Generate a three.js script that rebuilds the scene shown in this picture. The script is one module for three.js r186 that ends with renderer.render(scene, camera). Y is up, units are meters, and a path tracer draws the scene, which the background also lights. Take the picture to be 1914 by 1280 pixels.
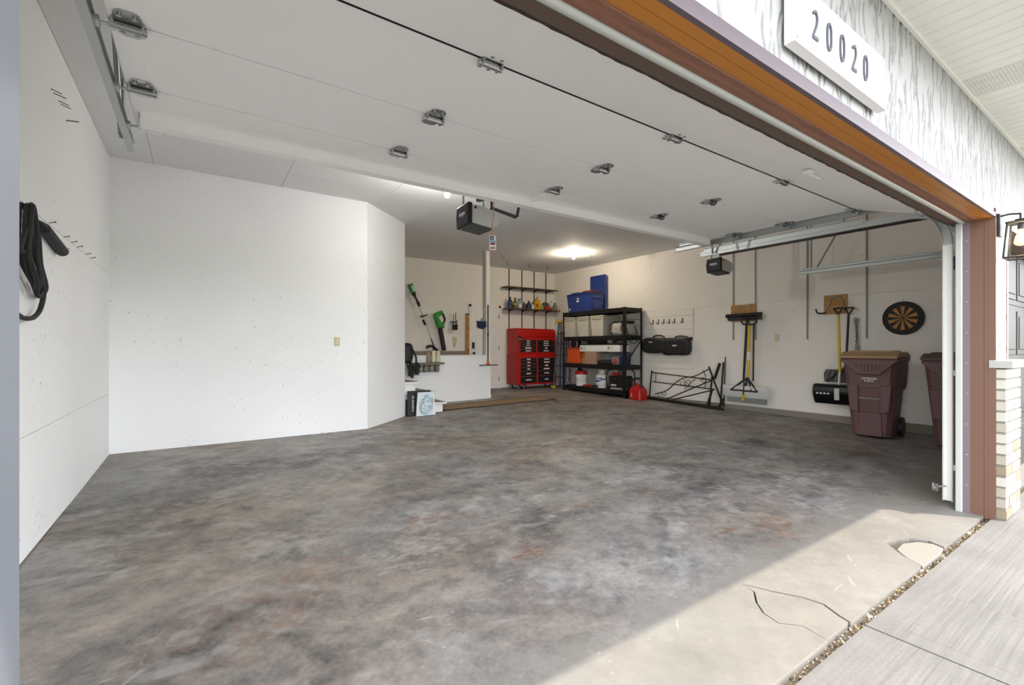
import * as THREE from 'three';
import { RoundedBoxGeometry } from 'three/addons/geometries/RoundedBoxGeometry.js';
import { mergeGeometries, mergeVertices, toCreasedNormals } from 'three/addons/utils/BufferGeometryUtils.js';
import { TextGeometry } from 'three/addons/geometries/TextGeometry.js';
import { FontLoader } from 'three/addons/loaders/FontLoader.js';
import { RectAreaLightUniformsLib } from 'three/addons/lights/RectAreaLightUniformsLib.js';

// ---------------------------------------------------------------- camera, sky, sun, exposure
// x runs along the garage front, y is up, the garage goes away along -z ("d" below is metres into the garage, z = -d)
RectAreaLightUniformsLib.init();
const scene = new THREE.Scene();
const camera = new THREE.PerspectiveCamera(2 * Math.atan(640 / 865) * 180 / Math.PI, 1914 / 1280, 0.02, 300);
camera.position.set(0, 1.19, 0);
camera.rotation.y = -Math.atan2(0.5615, 0.8275);
camera.setViewOffset(1914, 1280, 0, -10, 1914, 1280);
const renderer = new THREE.WebGLRenderer();
renderer.toneMapping = THREE.LinearToneMapping;
renderer.toneMappingExposure = 1.12;
renderer.shadowMap.enabled = true;

const SKY = 10.8, SUN = 4.4;
{ // clear bright sky: paler near the horizon, light blue overhead
  const W = 64, H = 32, a = new Float32Array(W * H * 4);
  for (let j = 0; j < H; j++) {
    const y = Math.sin(((j + 0.5) / H - 0.5) * Math.PI), t = Math.pow(Math.max(0, y), 0.5);
    const c = y >= 0 ? [0.99 - 0.82 * t, 0.995 - 0.79 * t, 1.0 - 0.73 * t] : [0.3, 0.29, 0.27];
    for (let i = 0; i < W; i++) { const o = (j * W + i) * 4; a[o] = c[0] * SKY; a[o + 1] = c[1] * SKY; a[o + 2] = c[2] * SKY; a[o + 3] = 1; }
  }
  const t = new THREE.DataTexture(a, W, H, THREE.RGBAFormat, THREE.FloatType);
  t.mapping = THREE.EquirectangularReflectionMapping; t.magFilter = THREE.LinearFilter; t.minFilter = THREE.LinearFilter; t.needsUpdate = true;
  scene.background = t; scene.environment = t;
}
const sun = new THREE.DirectionalLight(new THREE.Color(1, 0.93, 0.82), SUN);
sun.position.set(0.82, 2.45, 1).multiplyScalar(8); sun.target.position.set(3, 0, -4); sun.position.add(sun.target.position);
sun.castShadow = true; sun.shadow.radius = 1.6; sun.shadow.mapSize.set(4096, 4096);
Object.assign(sun.shadow.camera, { left: -14, right: 14, top: 14, bottom: -14, near: 0.5, far: 60 });
scene.add(sun, sun.target);

// ---------------------------------------------------------------- helpers
let seed = 7;
const rnd = () => { seed = (seed * 1664525 + 1013904223) >>> 0; return seed / 4294967296; };
const rr = (a, b) => a + (b - a) * rnd();
const clamp = (x, a = 0, b = 1) => Math.min(b, Math.max(a, x)), mix = (a, b, t) => a + (b - a) * t;
const sstep = (a, b, x) => { const t = clamp((x - a) / (b - a)); return t * t * (3 - 2 * t); };
const floorY = (x, d) => 0.0165 * Math.max(d - 1.5, 0) * (0.5 + 0.5 * sstep(2, 6, x)) * 1.08;
const hash = (i, j, s) => { let h = Math.imul(i, 374761393) ^ Math.imul(j, 668265263) ^ Math.imul(s, 1442695041); h = Math.imul(h ^ (h >>> 13), 1274126177); return ((h ^ (h >>> 16)) >>> 0) / 4294967296; };
function vn(x, y, s, px = 0) {
  const i = Math.floor(x), j = Math.floor(y), u = x - i, v = y - j, a = u * u * (3 - 2 * u), b = v * v * (3 - 2 * v);
  const w = (k) => px ? ((k % px) + px) % px : k, i0 = w(i), i1 = w(i + 1), j0 = w(j), j1 = w(j + 1);
  return mix(mix(hash(i0, j0, s), hash(i1, j0, s), a), mix(hash(i0, j1, s), hash(i1, j1, s), a), b);
}
function fbm(x, y, s, o = 4, px = 0) { let v = 0, a = 0.5, n = 0; for (let k = 0; k < o; k++) { v += a * vn(x, y, s + k, px); n += a; x *= 2; y *= 2; px *= 2; a *= 0.5; } return v / n; }

const tex = (data, w, h, rep, srgb = true) => {
  const t = new THREE.DataTexture(data, w, h, THREE.RGBAFormat); t.wrapS = t.wrapT = THREE.RepeatWrapping; t.magFilter = THREE.LinearFilter; t.minFilter = THREE.LinearMipmapLinearFilter; t.generateMipmaps = true;
  if (srgb) t.colorSpace = THREE.SRGBColorSpace; if (rep) t.repeat.set(rep[0], rep[1]); t.needsUpdate = true; return t;
};
function paint(w, h, rep, f, srgb = true) {
  const a = new Uint8Array(w * h * 4);
  for (let j = 0; j < h; j++) for (let i = 0; i < w; i++) { const c = f(i / w, j / h), o = (j * w + i) * 4; a[o] = clamp(c[0], 0, 255); a[o + 1] = clamp(c[1], 0, 255); a[o + 2] = clamp(c[2], 0, 255); a[o + 3] = 255; }
  return tex(a, w, h, rep, srgb);
}
function canvasTex(w, h, draw) {
  const c = document.createElement('canvas'); c.width = w; c.height = h; const g = c.getContext('2d'); draw(g, w, h);
  const t = new THREE.CanvasTexture(c); t.colorSpace = THREE.SRGBColorSpace; return t;
}
const std = (color, roughness = 0.6, metalness = 0, more = {}) => new THREE.MeshStandardMaterial({ color, roughness, metalness, ...more });
const taken = new Map();
const numbered = (n) => { const k = taken.get(n) ?? 0; taken.set(n, k + 1); return k ? n + '_' + String(k).padStart(3, '0') : n; };
const bases = new Map();
const baseOf = (o) => { while (o && o !== scene) { if (bases.has(o)) return bases.get(o); o = o.parent; } return null; };
function boxUV(g) {
  const p = g.attributes.position, n = g.attributes.normal, uv = new Float32Array(p.count * 2);
  for (let i = 0; i < p.count; i++) {
    const ax = Math.abs(n.getX(i)), ay = Math.abs(n.getY(i)), az = Math.abs(n.getZ(i));
    if (ay >= ax && ay >= az) { uv[2 * i] = p.getX(i); uv[2 * i + 1] = -p.getZ(i); }
    else if (ax >= az) { uv[2 * i] = -p.getZ(i); uv[2 * i + 1] = p.getY(i); }
    else { uv[2 * i] = p.getX(i); uv[2 * i + 1] = p.getY(i); }
  }
  g.setAttribute('uv', new THREE.BufferAttribute(uv, 2));
}
const flat = (x) => Array.isArray(x) ? x.flat(Infinity) : [x];
function join(list) {
  const gs = flat(list).map((g) => { const q = g.index ? g.toNonIndexed() : g; for (const k of Object.keys(q.attributes)) if (!['position', 'normal', 'uv', 'color'].includes(k)) q.deleteAttribute(k); q.morphAttributes = {}; return q; });
  return gs.length === 1 ? gs[0] : mergeGeometries(gs);
}
function mesh(name, geos, mat, parent = scene, keepUV = false) {
  const g = join(geos); if (!keepUV) boxUV(g);
  const b = parent === scene ? null : baseOf(parent); if (b) g.translate(-b.x, -b.y, -b.z);
  const m = new THREE.Mesh(g, mat); m.name = parent === scene ? numbered(name) : name; m.castShadow = m.receiveShadow = true; parent.add(m); return m;
}
function thing(name, label, category, at = [0, 0, 0], group) {   // world-built parts are moved to the thing's base
  const o = new THREE.Group(); o.name = numbered(name); o.position.set(at[0], at[1], -at[2]); o.userData = { label, category }; if (group) o.userData.group = group;
  bases.set(o, o.position.clone()); scene.add(o); return o;
}
function local(name, label, category, at, turn = 0, group) { const o = thing(name, label, category, at, group); bases.set(o, new THREE.Vector3()); o.rotation.y = turn; return o; }
function single(name, label, category, geos, mat, at, group, keepUV) {  // a thing that is one mesh
  const g = join(geos); if (!keepUV) boxUV(g); g.translate(-at[0], -at[1], at[2]);
  const m = new THREE.Mesh(g, mat); m.name = numbered(name); m.position.set(at[0], at[1], -at[2]); m.castShadow = m.receiveShadow = true; m.userData = { label, category }; if (group) m.userData.group = group; scene.add(m); return m;
}
function struct(name, geos, mat, label, category, keepUV) { const m = mesh(name, geos, mat, scene, keepUV); m.userData = { kind: 'structure', label, category }; return m; }
function structGroup(name, label, category) { const o = new THREE.Group(); o.name = numbered(name); o.userData = { kind: 'structure', label, category }; scene.add(o); return o; }
// geometry in [x, y, d]
const box = (x0, x1, y0, y1, d0, d1) => new THREE.BoxGeometry(x1 - x0, y1 - y0, d1 - d0).translate((x0 + x1) / 2, (y0 + y1) / 2, -(d0 + d1) / 2);
const rb = (x0, x1, y0, y1, d0, d1, r = 0.006, s = 1) => new RoundedBoxGeometry(x1 - x0, y1 - y0, d1 - d0, s, Math.min(r, (x1 - x0) / 2.01, (y1 - y0) / 2.01, (d1 - d0) / 2.01)).translate((x0 + x1) / 2, (y0 + y1) / 2, -(d0 + d1) / 2);
const v3 = (p) => new THREE.Vector3(p[0], p[1], -p[2]);
function rod(a, b, r, r2 = r, seg = 10) {
  const A = v3(a), B = v3(b), L = A.distanceTo(B), g = new THREE.CylinderGeometry(r2, r, L, seg);
  return g.applyQuaternion(new THREE.Quaternion().setFromUnitVectors(new THREE.Vector3(0, 1, 0), B.clone().sub(A).normalize())).translate((A.x + B.x) / 2, (A.y + B.y) / 2, (A.z + B.z) / 2);
}
const tube = (pts, r, n = 40, k = 8, closed = false) => new THREE.TubeGeometry(new THREE.CatmullRomCurve3(pts.map(v3), closed), n, r, k, closed);
const lathe = (prof, x, y, d, n = 20) => new THREE.LatheGeometry(prof.map((p) => new THREE.Vector2(p[0], p[1])), n).translate(x, y, -d);
const ball = (x, y, d, r, sx = 1, sy = 1, sd = 1, n = 12) => new THREE.SphereGeometry(r, n, Math.ceil(n * 0.7)).scale(sx, sy, sd).translate(x, y, -d);
// a polygon pushed along one axis: 'x' polygon in (d, y); 'y' in (x, d); 'd' in (x, y)
function prism(axis, poly, a, b, bevel = 0, holes = []) {
  const s = new THREE.Shape(poly.map((p) => new THREE.Vector2(p[0], p[1]))); for (const h of holes) s.holes.push(new THREE.Path(h.map((p) => new THREE.Vector2(p[0], p[1]))));
  const g = new THREE.ExtrudeGeometry(s, { depth: b - a - 2 * bevel, bevelEnabled: bevel > 0, bevelSize: bevel, bevelThickness: bevel, bevelOffset: -bevel, bevelSegments: 1, curveSegments: 8 }).translate(0, 0, bevel);
  const m = new THREE.Matrix4();
  if (axis === 'x') m.set(0, 0, 1, a, 0, 1, 0, 0, -1, 0, 0, 0, 0, 0, 0, 1);
  else if (axis === 'y') m.set(1, 0, 0, 0, 0, 0, 1, a, 0, -1, 0, 0, 0, 0, 0, 1);
  else m.set(1, 0, 0, 0, 0, 1, 0, 0, 0, 0, 1, -b, 0, 0, 0, 1);
  return g.applyMatrix4(m);
}
// profile [n, x] swept along a path [d, y] that lies in an x plane
function sweep(path, prof, x0) {
  const pos = [], P = path.length, N = prof.length, ring = path.map((p, i) => {
    const a = path[Math.max(0, i - 1)], b = path[Math.min(P - 1, i + 1)], L = Math.hypot(b[0] - a[0], b[1] - a[1]), td = (b[0] - a[0]) / L, ty = (b[1] - a[1]) / L;
    return prof.map(([n, x]) => [x0 + x, p[1] + n * td, p[0] - n * ty]);
  });
  const q = (a, b, c, d) => { for (const v of [a, b, c, a, c, d]) pos.push(v[0], v[1], -v[2]); };
  for (let i = 0; i + 1 < P; i++) for (let k = 0; k < N; k++) { const l = (k + 1) % N; q(ring[i][k], ring[i][l], ring[i + 1][l], ring[i + 1][k]); }
  const g = new THREE.BufferGeometry(); g.setAttribute('position', new THREE.Float32BufferAttribute(pos, 3)); g.computeVertexNormals(); g.setAttribute('uv', new THREE.Float32BufferAttribute(new Float32Array(pos.length / 3 * 2), 2)); return g;
}
// soft bulging body (bags): superellipsoid with folds
function soft(w, h, l, e = 0.45, amp = 0.02, s = 3, n = 36) {
  const g = new THREE.SphereGeometry(1, n, Math.round(n * 0.7)), p = g.attributes.position, f = (t) => Math.sign(t) * Math.pow(Math.abs(t), e);
  for (let i = 0; i < p.count; i++) {
    const x = p.getX(i), y = p.getY(i), z = p.getZ(i), k = 1 + amp * (fbm(x * 3 + 9, y * 5 + z * 4 + 9, s, 3) - 0.5) * 8;
    p.setXYZ(i, f(x) * w / 2 * k, f(y) * h / 2 * k, f(z) * l / 2 * k);
  }
  const q = mergeVertices(g.deleteAttribute('uv') && g.deleteAttribute('normal') && g, 1e-4); q.computeVertexNormals(); const o = q.toNonIndexed(); o.setAttribute('uv', new THREE.Float32BufferAttribute(new Float32Array(o.attributes.position.count * 2), 2)); return o;
}
const decal = (mat, w, h, parent, pos, rot, name) => { const m = new THREE.Mesh(new THREE.PlaneGeometry(w, h), mat); m.name = name; m.position.set(...pos); m.rotation.set(...rot); m.castShadow = m.receiveShadow = true; parent.add(m); return m; };

// rows of short letter-like strokes: print that the photograph leaves too small to read
function strokes(g, x, y, w, h, n, s = 3) { const R = () => (s = (s * 16807) % 2147483647) / 2147483647; R(); g.lineWidth = h * .2; for (let i = 0; i < n; i++) { const cx = x + (i + .12) * w / n, cw = w / n * .72; g.beginPath(); g.moveTo(cx, y); g.lineTo(cx, y + h); if (R() < .6) { g.moveTo(cx, y + h * (R() < .5 ? .1 : .5)); g.lineTo(cx + cw, y + h * .1); } if (R() < .6) { g.moveTo(cx, y + h * .9); g.lineTo(cx + cw, y + h * .9); } if (R() < .5) { g.moveTo(cx + cw, y); g.lineTo(cx + cw, y + h); } g.stroke(); } }
// ---------------------------------------------------------------- materials
const stains = [ // x, d, rx, rd, turn, strength, colour 0 rust 1 dark 2 pale
  [2.97, 2.53, .15, .03, .3, .8, 0], [2.34, 2.58, .2, .05, -.3, .75, 0], [1.6, 2.15, .13, .09, .2, .95, 0], [1.2, 2.9, .18, .1, .6, .7, 0], [1.42, 2.95, .2, .08, -.5, .45, 0], [2.78, 1.7, .2, .05, .1, .7, 0], [3.27, 1.64, .3, .12, .2, .45, 0], [3.05, 1.45, .3, .08, .4, .4, 0],
  [4.6, 1.42, .09, .035, -.4, .9, 0], [.43, 2.57, .5, .12, .5, .32, 0], [.25, 2.2, .4, .1, .7, .3, 0], [1.0, 3.4, .6, .2, .4, .28, 0], [4.4, 4.6, .4, .12, .1, .4, 0], [2.6, 3.9, .5, .16, .3, .3, 0],
  [1.7, 5.36, .26, .05, .1, .55, 1], [.9, 4.5, .5, .2, .5, .3, 1], [3.0, 4.6, .9, .35, .2, .35, 1], [5.5, 4.8, .3, .08, 0, .45, 1], [1.3, 1.9, .25, .1, .9, .4, 1], [2.3, 3.4, .45, .12, -.2, .35, 1], [4.2, 3.2, .4, .15, .6, .3, 1], [.2, 1.6, .5, .2, .3, .25, 1], [2.9, 2.9, .12, .05, .5, .5, 1],
  [2.2, 2.9, .3, .05, .4, .5, 2], [3.6, 5.4, .35, .12, .2, .55, 2], [1.1, 2.6, .3, .16, .3, .5, 2], [1.3, 3.05, .15, .1, .1, .65, 2], [2.6, 2.25, .35, .1, -.2, .35, 2], [.6, 4.1, .4, .15, .4, .4, 2], [4.4, 2.0, .5, .12, .1, .35, 2], [3.4, 3.9, .5, .2, .2, .35, 2], [1.9, 1.7, .5, .2, -.4, .35, 2], [5.2, 2.6, .7, .12, .1, .4, 2]];
const FW = 9.4, FD = 9.4, FX = -1.0, FD0 = 0.8;
const marks = Array.from({ length: 300 }, () => [rr(-.7, 8), .9 + 8.5 * rnd() * rnd(), rr(.0025, .007), rnd() < .2 ? rr(.02, .07) : rr(.004, .012), rr(-.5, .9), rr(.2, .7)]);
const floorColor = (() => {
  const N = 2048, a = new Uint8Array(N * N * 4);
  for (let j = 0; j < N; j++) for (let i = 0; i < N; i++) {
    const x = FX + (i + .5) / N * FW, d = FD0 + (j + .5) / N * FD;
    const wx = fbm(x * 1.3 + 3, d * 1.3, 11, 4) - .5, wd = fbm(x * 1.3 + 40, d * 1.3 + 7, 17, 4) - .5;
    const big = fbm(x * .6 + wx, d * .7 + wd, 23, 3), mid = fbm(x * 2.1 + wx * 1.5, d * 2.3 + wd * 1.5, 31, 6), blot = fbm(x * 6 + wx * 2, d * 7 + wd * 2, 47, 5), mot = fbm(x * 17, d * 19, 57, 4), fine = fbm(x * 60, d * 60, 41, 2), sp = vn(x * 190, d * 190, 51);
    let v = .208 + (big - .5) * .08 + (mid - .5) * .12 + (blot - .5) * .19 + (mot - .5) * .13 + (fine - .5) * .08 + (sp - .5) * .05;
    const tide = fbm(x * 1.6 + wx * 3 + 5, d * 1.9 + wd * 3, 63, 6); v -= .022 * sstep(.54, .565, tide) + .02 * sstep(.6, .62, tide); // old damp marks with edges
    const warm = clamp(.5 + (fbm(x * .9 + 9, d * 1.2 + wd, 61, 4) - .5) * 2.6 + (blot - .5) * .8);
    let r = v * mix(1.04, 1.17, warm), g = v * .985, b = v * mix(.94, .82, warm);
    const pale = sstep(.6, .72, fbm(x * 3.2 + wx * 3, d * 4.4 + wd * 3, 71, 6)) * clamp(-.3 + 1.5 * mot); r = mix(r, .4, pale * .6); g = mix(g, .39, pale * .6); b = mix(b, .375, pale * .6);
    const vein = 1 - sstep(.0, .012, Math.abs(fbm(x * 1.5 + wx * 2, d * 1.7 + wd * 2, 81, 6) - .5)), vk = vein * .3 * sstep(.5, .62, blot); r = mix(r, .4, vk); g = mix(g, .39, vk); b = mix(b, .38, vk);
    // strip at the opening: fewer stains, paler and yellower tone, ragged edge
    const ap = sstep(1.5, 1.3, d + (blot - .5) * .5) * .7; r = mix(r, .262, ap); g = mix(g, .24, ap); b = mix(b, .203, ap);
    const o = (j * N + i) * 4; a[o] = 255 * r ** .4545; a[o + 1] = 255 * g ** .4545; a[o + 2] = 255 * b ** .4545; a[o + 3] = 255;
  }
  const C = [[112, 76, 58], [84, 76, 72], [192, 189, 185]];
  const blend = (x0, x1, d0, d1, f) => {
    const i0 = clamp(Math.floor((x0 - FX) / FW * N), 0, N - 1), i1 = clamp(Math.ceil((x1 - FX) / FW * N), 0, N - 1), j0 = clamp(Math.floor((d0 - FD0) / FD * N), 0, N - 1), j1 = clamp(Math.ceil((d1 - FD0) / FD * N), 0, N - 1);
    for (let j = j0; j <= j1; j++) for (let i = i0; i <= i1; i++) { const [k, c] = f(FX + (i + .5) / N * FW, FD0 + (j + .5) / N * FD); if (k > 0) { const o = (j * N + i) * 4; for (let q = 0; q < 3; q++) a[o + q] = mix(a[o + q], c[q], k); } }
  };
  stains.forEach(([x, d, rx, rd, t, s, k], n) => { const R = Math.max(rx, rd) * 1.7, c = Math.cos(t), si = Math.sin(t);
    blend(x - R, x + R, d - R, d + R, (px, pd) => { const u = ((px - x) * c + (pd - d) * si) / rx, w = (-(px - x) * si + (pd - d) * c) / rd, e = Math.hypot(u, w) + (fbm(px * 16, pd * 26, 90 + n, 5) - .5) * 3.4;
      return [s * .85 * sstep(1.1, .1, e) * clamp(-.25 + 2.0 * fbm(px * 30, pd * 55, 120 + n, 4)), C[k]]; }); });
  for (const [x, d, w, l, t, s] of marks) { const c = Math.cos(t), si = Math.sin(t); blend(x - l, x + l, d - l, d + l, (px, pd) => { const u = ((px - x) * c + (pd - d) * si) / l, q = (-(px - x) * si + (pd - d) * c + u * u * l * .06) / w; return [u * u + q * q < 1 ? s * .8 : 0, C[2]]; }); }
  return tex(a, N, N, [1 / FW, 1 / FD]);
})();
floorColor.wrapS = floorColor.wrapT = THREE.ClampToEdgeWrapping; floorColor.offset.set(-FX / FW, -FD0 / FD);
const floorRough = paint(512, 512, [1 / 4, 1 / 4], (u, v) => { const k = 84 + 100 * fbm(u * 12, v * 12, 5, 5, 12); return [k, k, k]; }, false);
const fineBump = paint(512, 512, [1, 1], (u, v) => { const k = 90 + 110 * fbm(u * 40, v * 40, 6, 4, 40); return [k, k, k]; }, false);
const MF = new THREE.MeshStandardMaterial({ map: floorColor, roughnessMap: floorRough, roughness: 1, bumpMap: fineBump, bumpScale: .0012 });
const driveColor = paint(1024, 1024, [1 / 3, 1 / 3], (u, v) => { const m = fbm(u * 8, v * 8, 3, 5, 8), s = fbm(u * 6, v * 260, 9, 2), sp = vn(u * 512, v * 512, 4), k = 116 + (m - .5) * 26 + (s - .5) * 13 + (sp - .5) * 10; return [k * 1.03, k * .99, k * .945]; });
const driveBump = paint(1024, 1024, [1 / 3, 1 / 3], (u, v) => { const k = 60 + 130 * fbm(u * 10, v * 340, 8, 2); return [k, k, k]; }, false);
const MD = new THREE.MeshStandardMaterial({ map: driveColor, bumpMap: driveBump, bumpScale: .003, roughness: .9 });
const wallMap = (base, s, dirt) => paint(1024, 1024, [1 / 5, 1 / 5], (u, v) => {
  const k = 1 + (fbm(u * 5, v * 5, s, 4, 5) - .5) * .05 + (vn(u * 400, v * 400, s + 9) - .5) * .012; let m = sstep(.8, .88, fbm(u * 150, v * 190, s + 3, 3, 0)) * dirt * sstep(.5, .62, vn(u * 9, v * 9, s + 1)); if (hash(Math.floor(u * 600), Math.floor(v * 600), s) > .99994) m = Math.max(m, .6);
  return base.map((c) => c * k * (1 - m * .45)); });
const whiteMap = wallMap([241, 242, 242], 21, .5), tanMap = wallMap([240, 235, 227], 27, .5);
const MW = new THREE.MeshStandardMaterial({ map: whiteMap, roughness: .62 });
const MT = new THREE.MeshStandardMaterial({ map: tanMap, roughness: .7 });
const MC = new THREE.MeshStandardMaterial({ map: wallMap([233, 233, 232], 33, .3), roughness: .8 });
const wood = (c, s, n = 60, sx = 1, amp = .35) => paint(512, 512, [1, 1], (u, v) => { const g = fbm(u * 4 + fbm(u * 3, v * 3, s + 5, 2, 3) * 1.2, v * n, s, 4), k = 1 + (g - .5) * amp + (vn(u * 30, v * 300, s + 2) - .5) * .1; return c.map((q) => q * k); });
const M = {
  door: std('#f3f2ef', .42), galv: std('#bfc3c2', .5, .75), galvDark: std('#8e9596', .45, .8), chrome: std('#b4b6b6', .24, 1), whiteMetal: std('#f4f3f0', .38), black: std('#17171a', .5), blackGloss: std('#0e0e11', .22), blackRubber: std('#1d1d20', .7), blackMetal: std('#1b1a1c', .42, .4),
  steelRail: std('#2b2422', .45, .5), silver: std('#d3d4d2', .4, .25), darkGrey: std('#4b4c4c', .6), grey: std('#8c8e8c', .6), white: std('#f0efec', .5), cream: std('#dcd3b8', .55), concrete: std('#8d867b', .9, 0, { bumpMap: fineBump, bumpScale: .003 }),
  clad: std('#b8782f', .4, .1), cladSkyTint: std('#584c52', .4, .25), jamb: std('#6f5142', .45, .1), stop: std('#776b70', .45, .15), vinyl: std('#b4b7b3', .4), headerWood: new THREE.MeshStandardMaterial({ map: wood([128, 88, 70], 91, 90), bumpMap: fineBump, bumpScale: .002, roughness: .75 }), headerDark: std('#5b4a3f', .7), edgeBlack: std('#2a211c', .8),
  ply: new THREE.MeshStandardMaterial({ map: wood([176, 128, 74], 95, 24), roughness: .65 }), walnut: new THREE.MeshStandardMaterial({ map: wood([92, 66, 50], 97, 30), roughness: .6 }), oak: new THREE.MeshStandardMaterial({ map: wood([186, 134, 74], 99, 30), roughness: .55 }),
  siding: std('#a4a4a4', .8), soffit: std('#e6e5e0', .5), yellow: std('#d9bb1c', .4), red: std('#b31a15', .3), redDark: std('#a81510', .35), blue: std('#1b3579', .42), navy: std('#1d2a52', .5), orange: std('#d8531a', .5), green: std('#2f8f2f', .42), tote: std('#c9c5b7', .5), binBrown: std('#6a4c4b', .5, 0, { bumpMap: fineBump, bumpScale: .0006 }), binLid: std('#a5855f', .55), iron: std('#1f1a17', .55, .4), rust: std('#4a382c', .8), ladder: std('#3e5878', .5), brown: std('#6e5f4b', .9), beige: std('#cfc39a', .5), sidingDoor: std('#2f2a26', .55),
};
// ---------------------------------------------------------------- the shell of the garage
const LX = -0.79, RX = 8.23, BD = 10.02, CY = 3.25, FI = 0.98, FO = 0.80;
{ // interior slab, gently falling towards the door
  const nx = 46, nd = 44, d0 = 1.5, pos = [], idx = [];
  for (let j = 0; j <= nd; j++) for (let i = 0; i <= nx; i++) { const x = mix(-.95, 8.4, i / nx), d = mix(d0, 10.1, j / nd); pos.push(x, floorY(x, d), -d); }
  for (let j = 0; j < nd; j++) for (let i = 0; i < nx; i++) { const a = j * (nx + 1) + i, b = a + 1, c = a + nx + 1, e = c + 1; idx.push(a, b, e, a, e, c); }
  const g = new THREE.BufferGeometry(); g.setAttribute('position', new THREE.Float32BufferAttribute(pos, 3)); g.setIndex(idx); g.computeVertexNormals();
  const floor = struct('floor', g, MF, 'stained grey concrete garage floor', 'floor');
  // cracked front edge of the slab: separate broken pieces lie between the cracks
  const c1 = [[2.271, 1.286], [2.246, 1.21], [2.16, 1.153], [2.099, 1.089], [2.075, 1.008], [2.14, .94], [2.12, .838]], c2 = [[2.346, .838], [2.363, .884], [2.41, .967], [2.393, 1.052], [2.33, 1.16], [2.271, 1.286]];
  const k1 = [[3.266, .838], [3.333, .928], [3.414, 1.001], [3.487, 1.07], [3.6, 1.045], [3.689, 1.001], [3.734, .922], [3.69, .838]];
  const apron = [[-.95, .838], ...[...c1].reverse(), ...[...c2].reverse().slice(1), ...k1, [8.4, .838], [8.4, 1.5], [-.95, 1.5]];
  const inset = (poly, k) => { let A = 0; poly.forEach((p, i) => { const q = poly[(i + 1) % poly.length]; A += p[0] * q[1] - q[0] * p[1]; }); const s = A > 0 ? 1 : -1, n = poly.length;
    return poly.map((p, i) => { const a = poly[(i + n - 1) % n], b = poly[(i + 1) % n], u = [p[0] - a[0], p[1] - a[1]], w = [b[0] - p[0], b[1] - p[1]], lu = Math.hypot(...u), lw = Math.hypot(...w), nx = -s * (u[1] / lu + w[1] / lw), nd = s * (u[0] / lu + w[0] / lw), L = Math.hypot(nx, nd) || 1; return [p[0] + nx / L * k, p[1] + nd / L * k]; }); };
  const off = (poly, k) => { const cx = poly.reduce((s, p) => s + p[0], 0) / poly.length, cd = poly.reduce((s, p) => s + p[1], 0) / poly.length; return poly.map(([x, d]) => { const L = Math.hypot(x - cx, d - cd); return [x - (x - cx) / L * k, d - (d - cd) / L * k]; }); };
  mesh('slab_edge', prism('y', apron, -.12, 0), MF, floor);
  const piece = [...c1, ...c2.slice(0, -1)];
  const p1 = mesh('broken_piece', prism('y', inset(piece, .009), -.12, -.002), MF, floor); p1.userData.label = 'broken piece of slab between two cracks';
  const p2 = mesh('broken_piece', prism('y', [[3.275, .832], [3.335, .915], [3.395, .965], [3.43, .99], [3.56, 1.0], [3.668, .955], [3.708, .895], [3.68, .84], [3.56, .828]], -.12, -.004, .003), std('#8f887c', .9, 0, { bumpMap: fineBump, bumpScale: .002 }), floor); p2.userData.label = 'pale loose chunk of concrete';
  mesh('crack_dirt', box(-.95, 8.4, -.14, -.035, .8, 1.4), std('#5d5346', 1), floor);
}
{ // driveway slabs and the gravelly joint
  const driveway = structGroup('driveway', 'pale broom-finished concrete driveway', 'driveway');
  const edge = new THREE.MeshStandardMaterial({ map: driveColor, color: '#ffffff', bumpMap: fineBump, bumpScale: .001, roughness: .8 });
  for (const [a, b] of [[-6, 2.377], [2.387, 6.4], [6.41, 12]]) for (const [c, e] of [[-3.2, .796], [-7.2, -3.21], [-11.2, -7.21]]) {
    mesh('slab', box(a + .09, b - (b > 3 && b < 12 ? .09 : 0), -.15, -.006, c + .02, e - .1), MD, driveway);
    mesh('tooled_edge', [box(a, b, -.15, -.0065, e - .1, e), box(a, a + .09, -.15, -.0065, c, e - .1), box(b - .09, b, -.15, -.0065, c, e - .1)], edge, driveway);
  }
  mesh('joint_bed', box(-6, 12, -.2, -.045, -11.2, .9), std('#6b5f4f', 1), driveway);
  const lawn = struct('lawn', [box(-60, -6, -.2, -.03, -60, 30), box(12, 60, -.2, -.03, -60, 30), box(-6, 12, -.2, -.03, -60, -11.2)], std('#6f7a4a', 1), 'mown lawn beside the driveway', 'lawn');
  const peb = new THREE.InstancedMesh(new THREE.IcosahedronGeometry(1, 0), std('#ffffff', .9), 1500), m = new THREE.Matrix4(), q = new THREE.Quaternion(), c = new THREE.Color();
  for (let i = 0; i < 1500; i++) {
    const x = rr(.2, 4.6), d = rr(.794, .842) , s = rnd() < .06 ? rr(.007, .014) : rr(.002, .006);
    q.setFromEuler(new THREE.Euler(rr(0, 6), rr(0, 6), rr(0, 6))); m.compose(new THREE.Vector3(x, -.036 + rr(0, .014) - (s > .006 ? .003 : 0), -d), q, new THREE.Vector3(s, s * rr(.4, .8), s * rr(.6, 1.2))); peb.setMatrixAt(i, m);
    peb.setColorAt(i, c.set(['#b59a6c', '#8d7450', '#d9c9a6', '#6d5a41', '#a88d62', '#e6dccb', '#4f4336'][Math.floor(rnd() * 7)]));
  }
  peb.name = 'joint_gravel'; peb.userData = { kind: 'stuff', label: 'gravel and leaf crumbs in the joint between slab and driveway', category: 'gravel' }; scene.add(peb);
}
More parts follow.
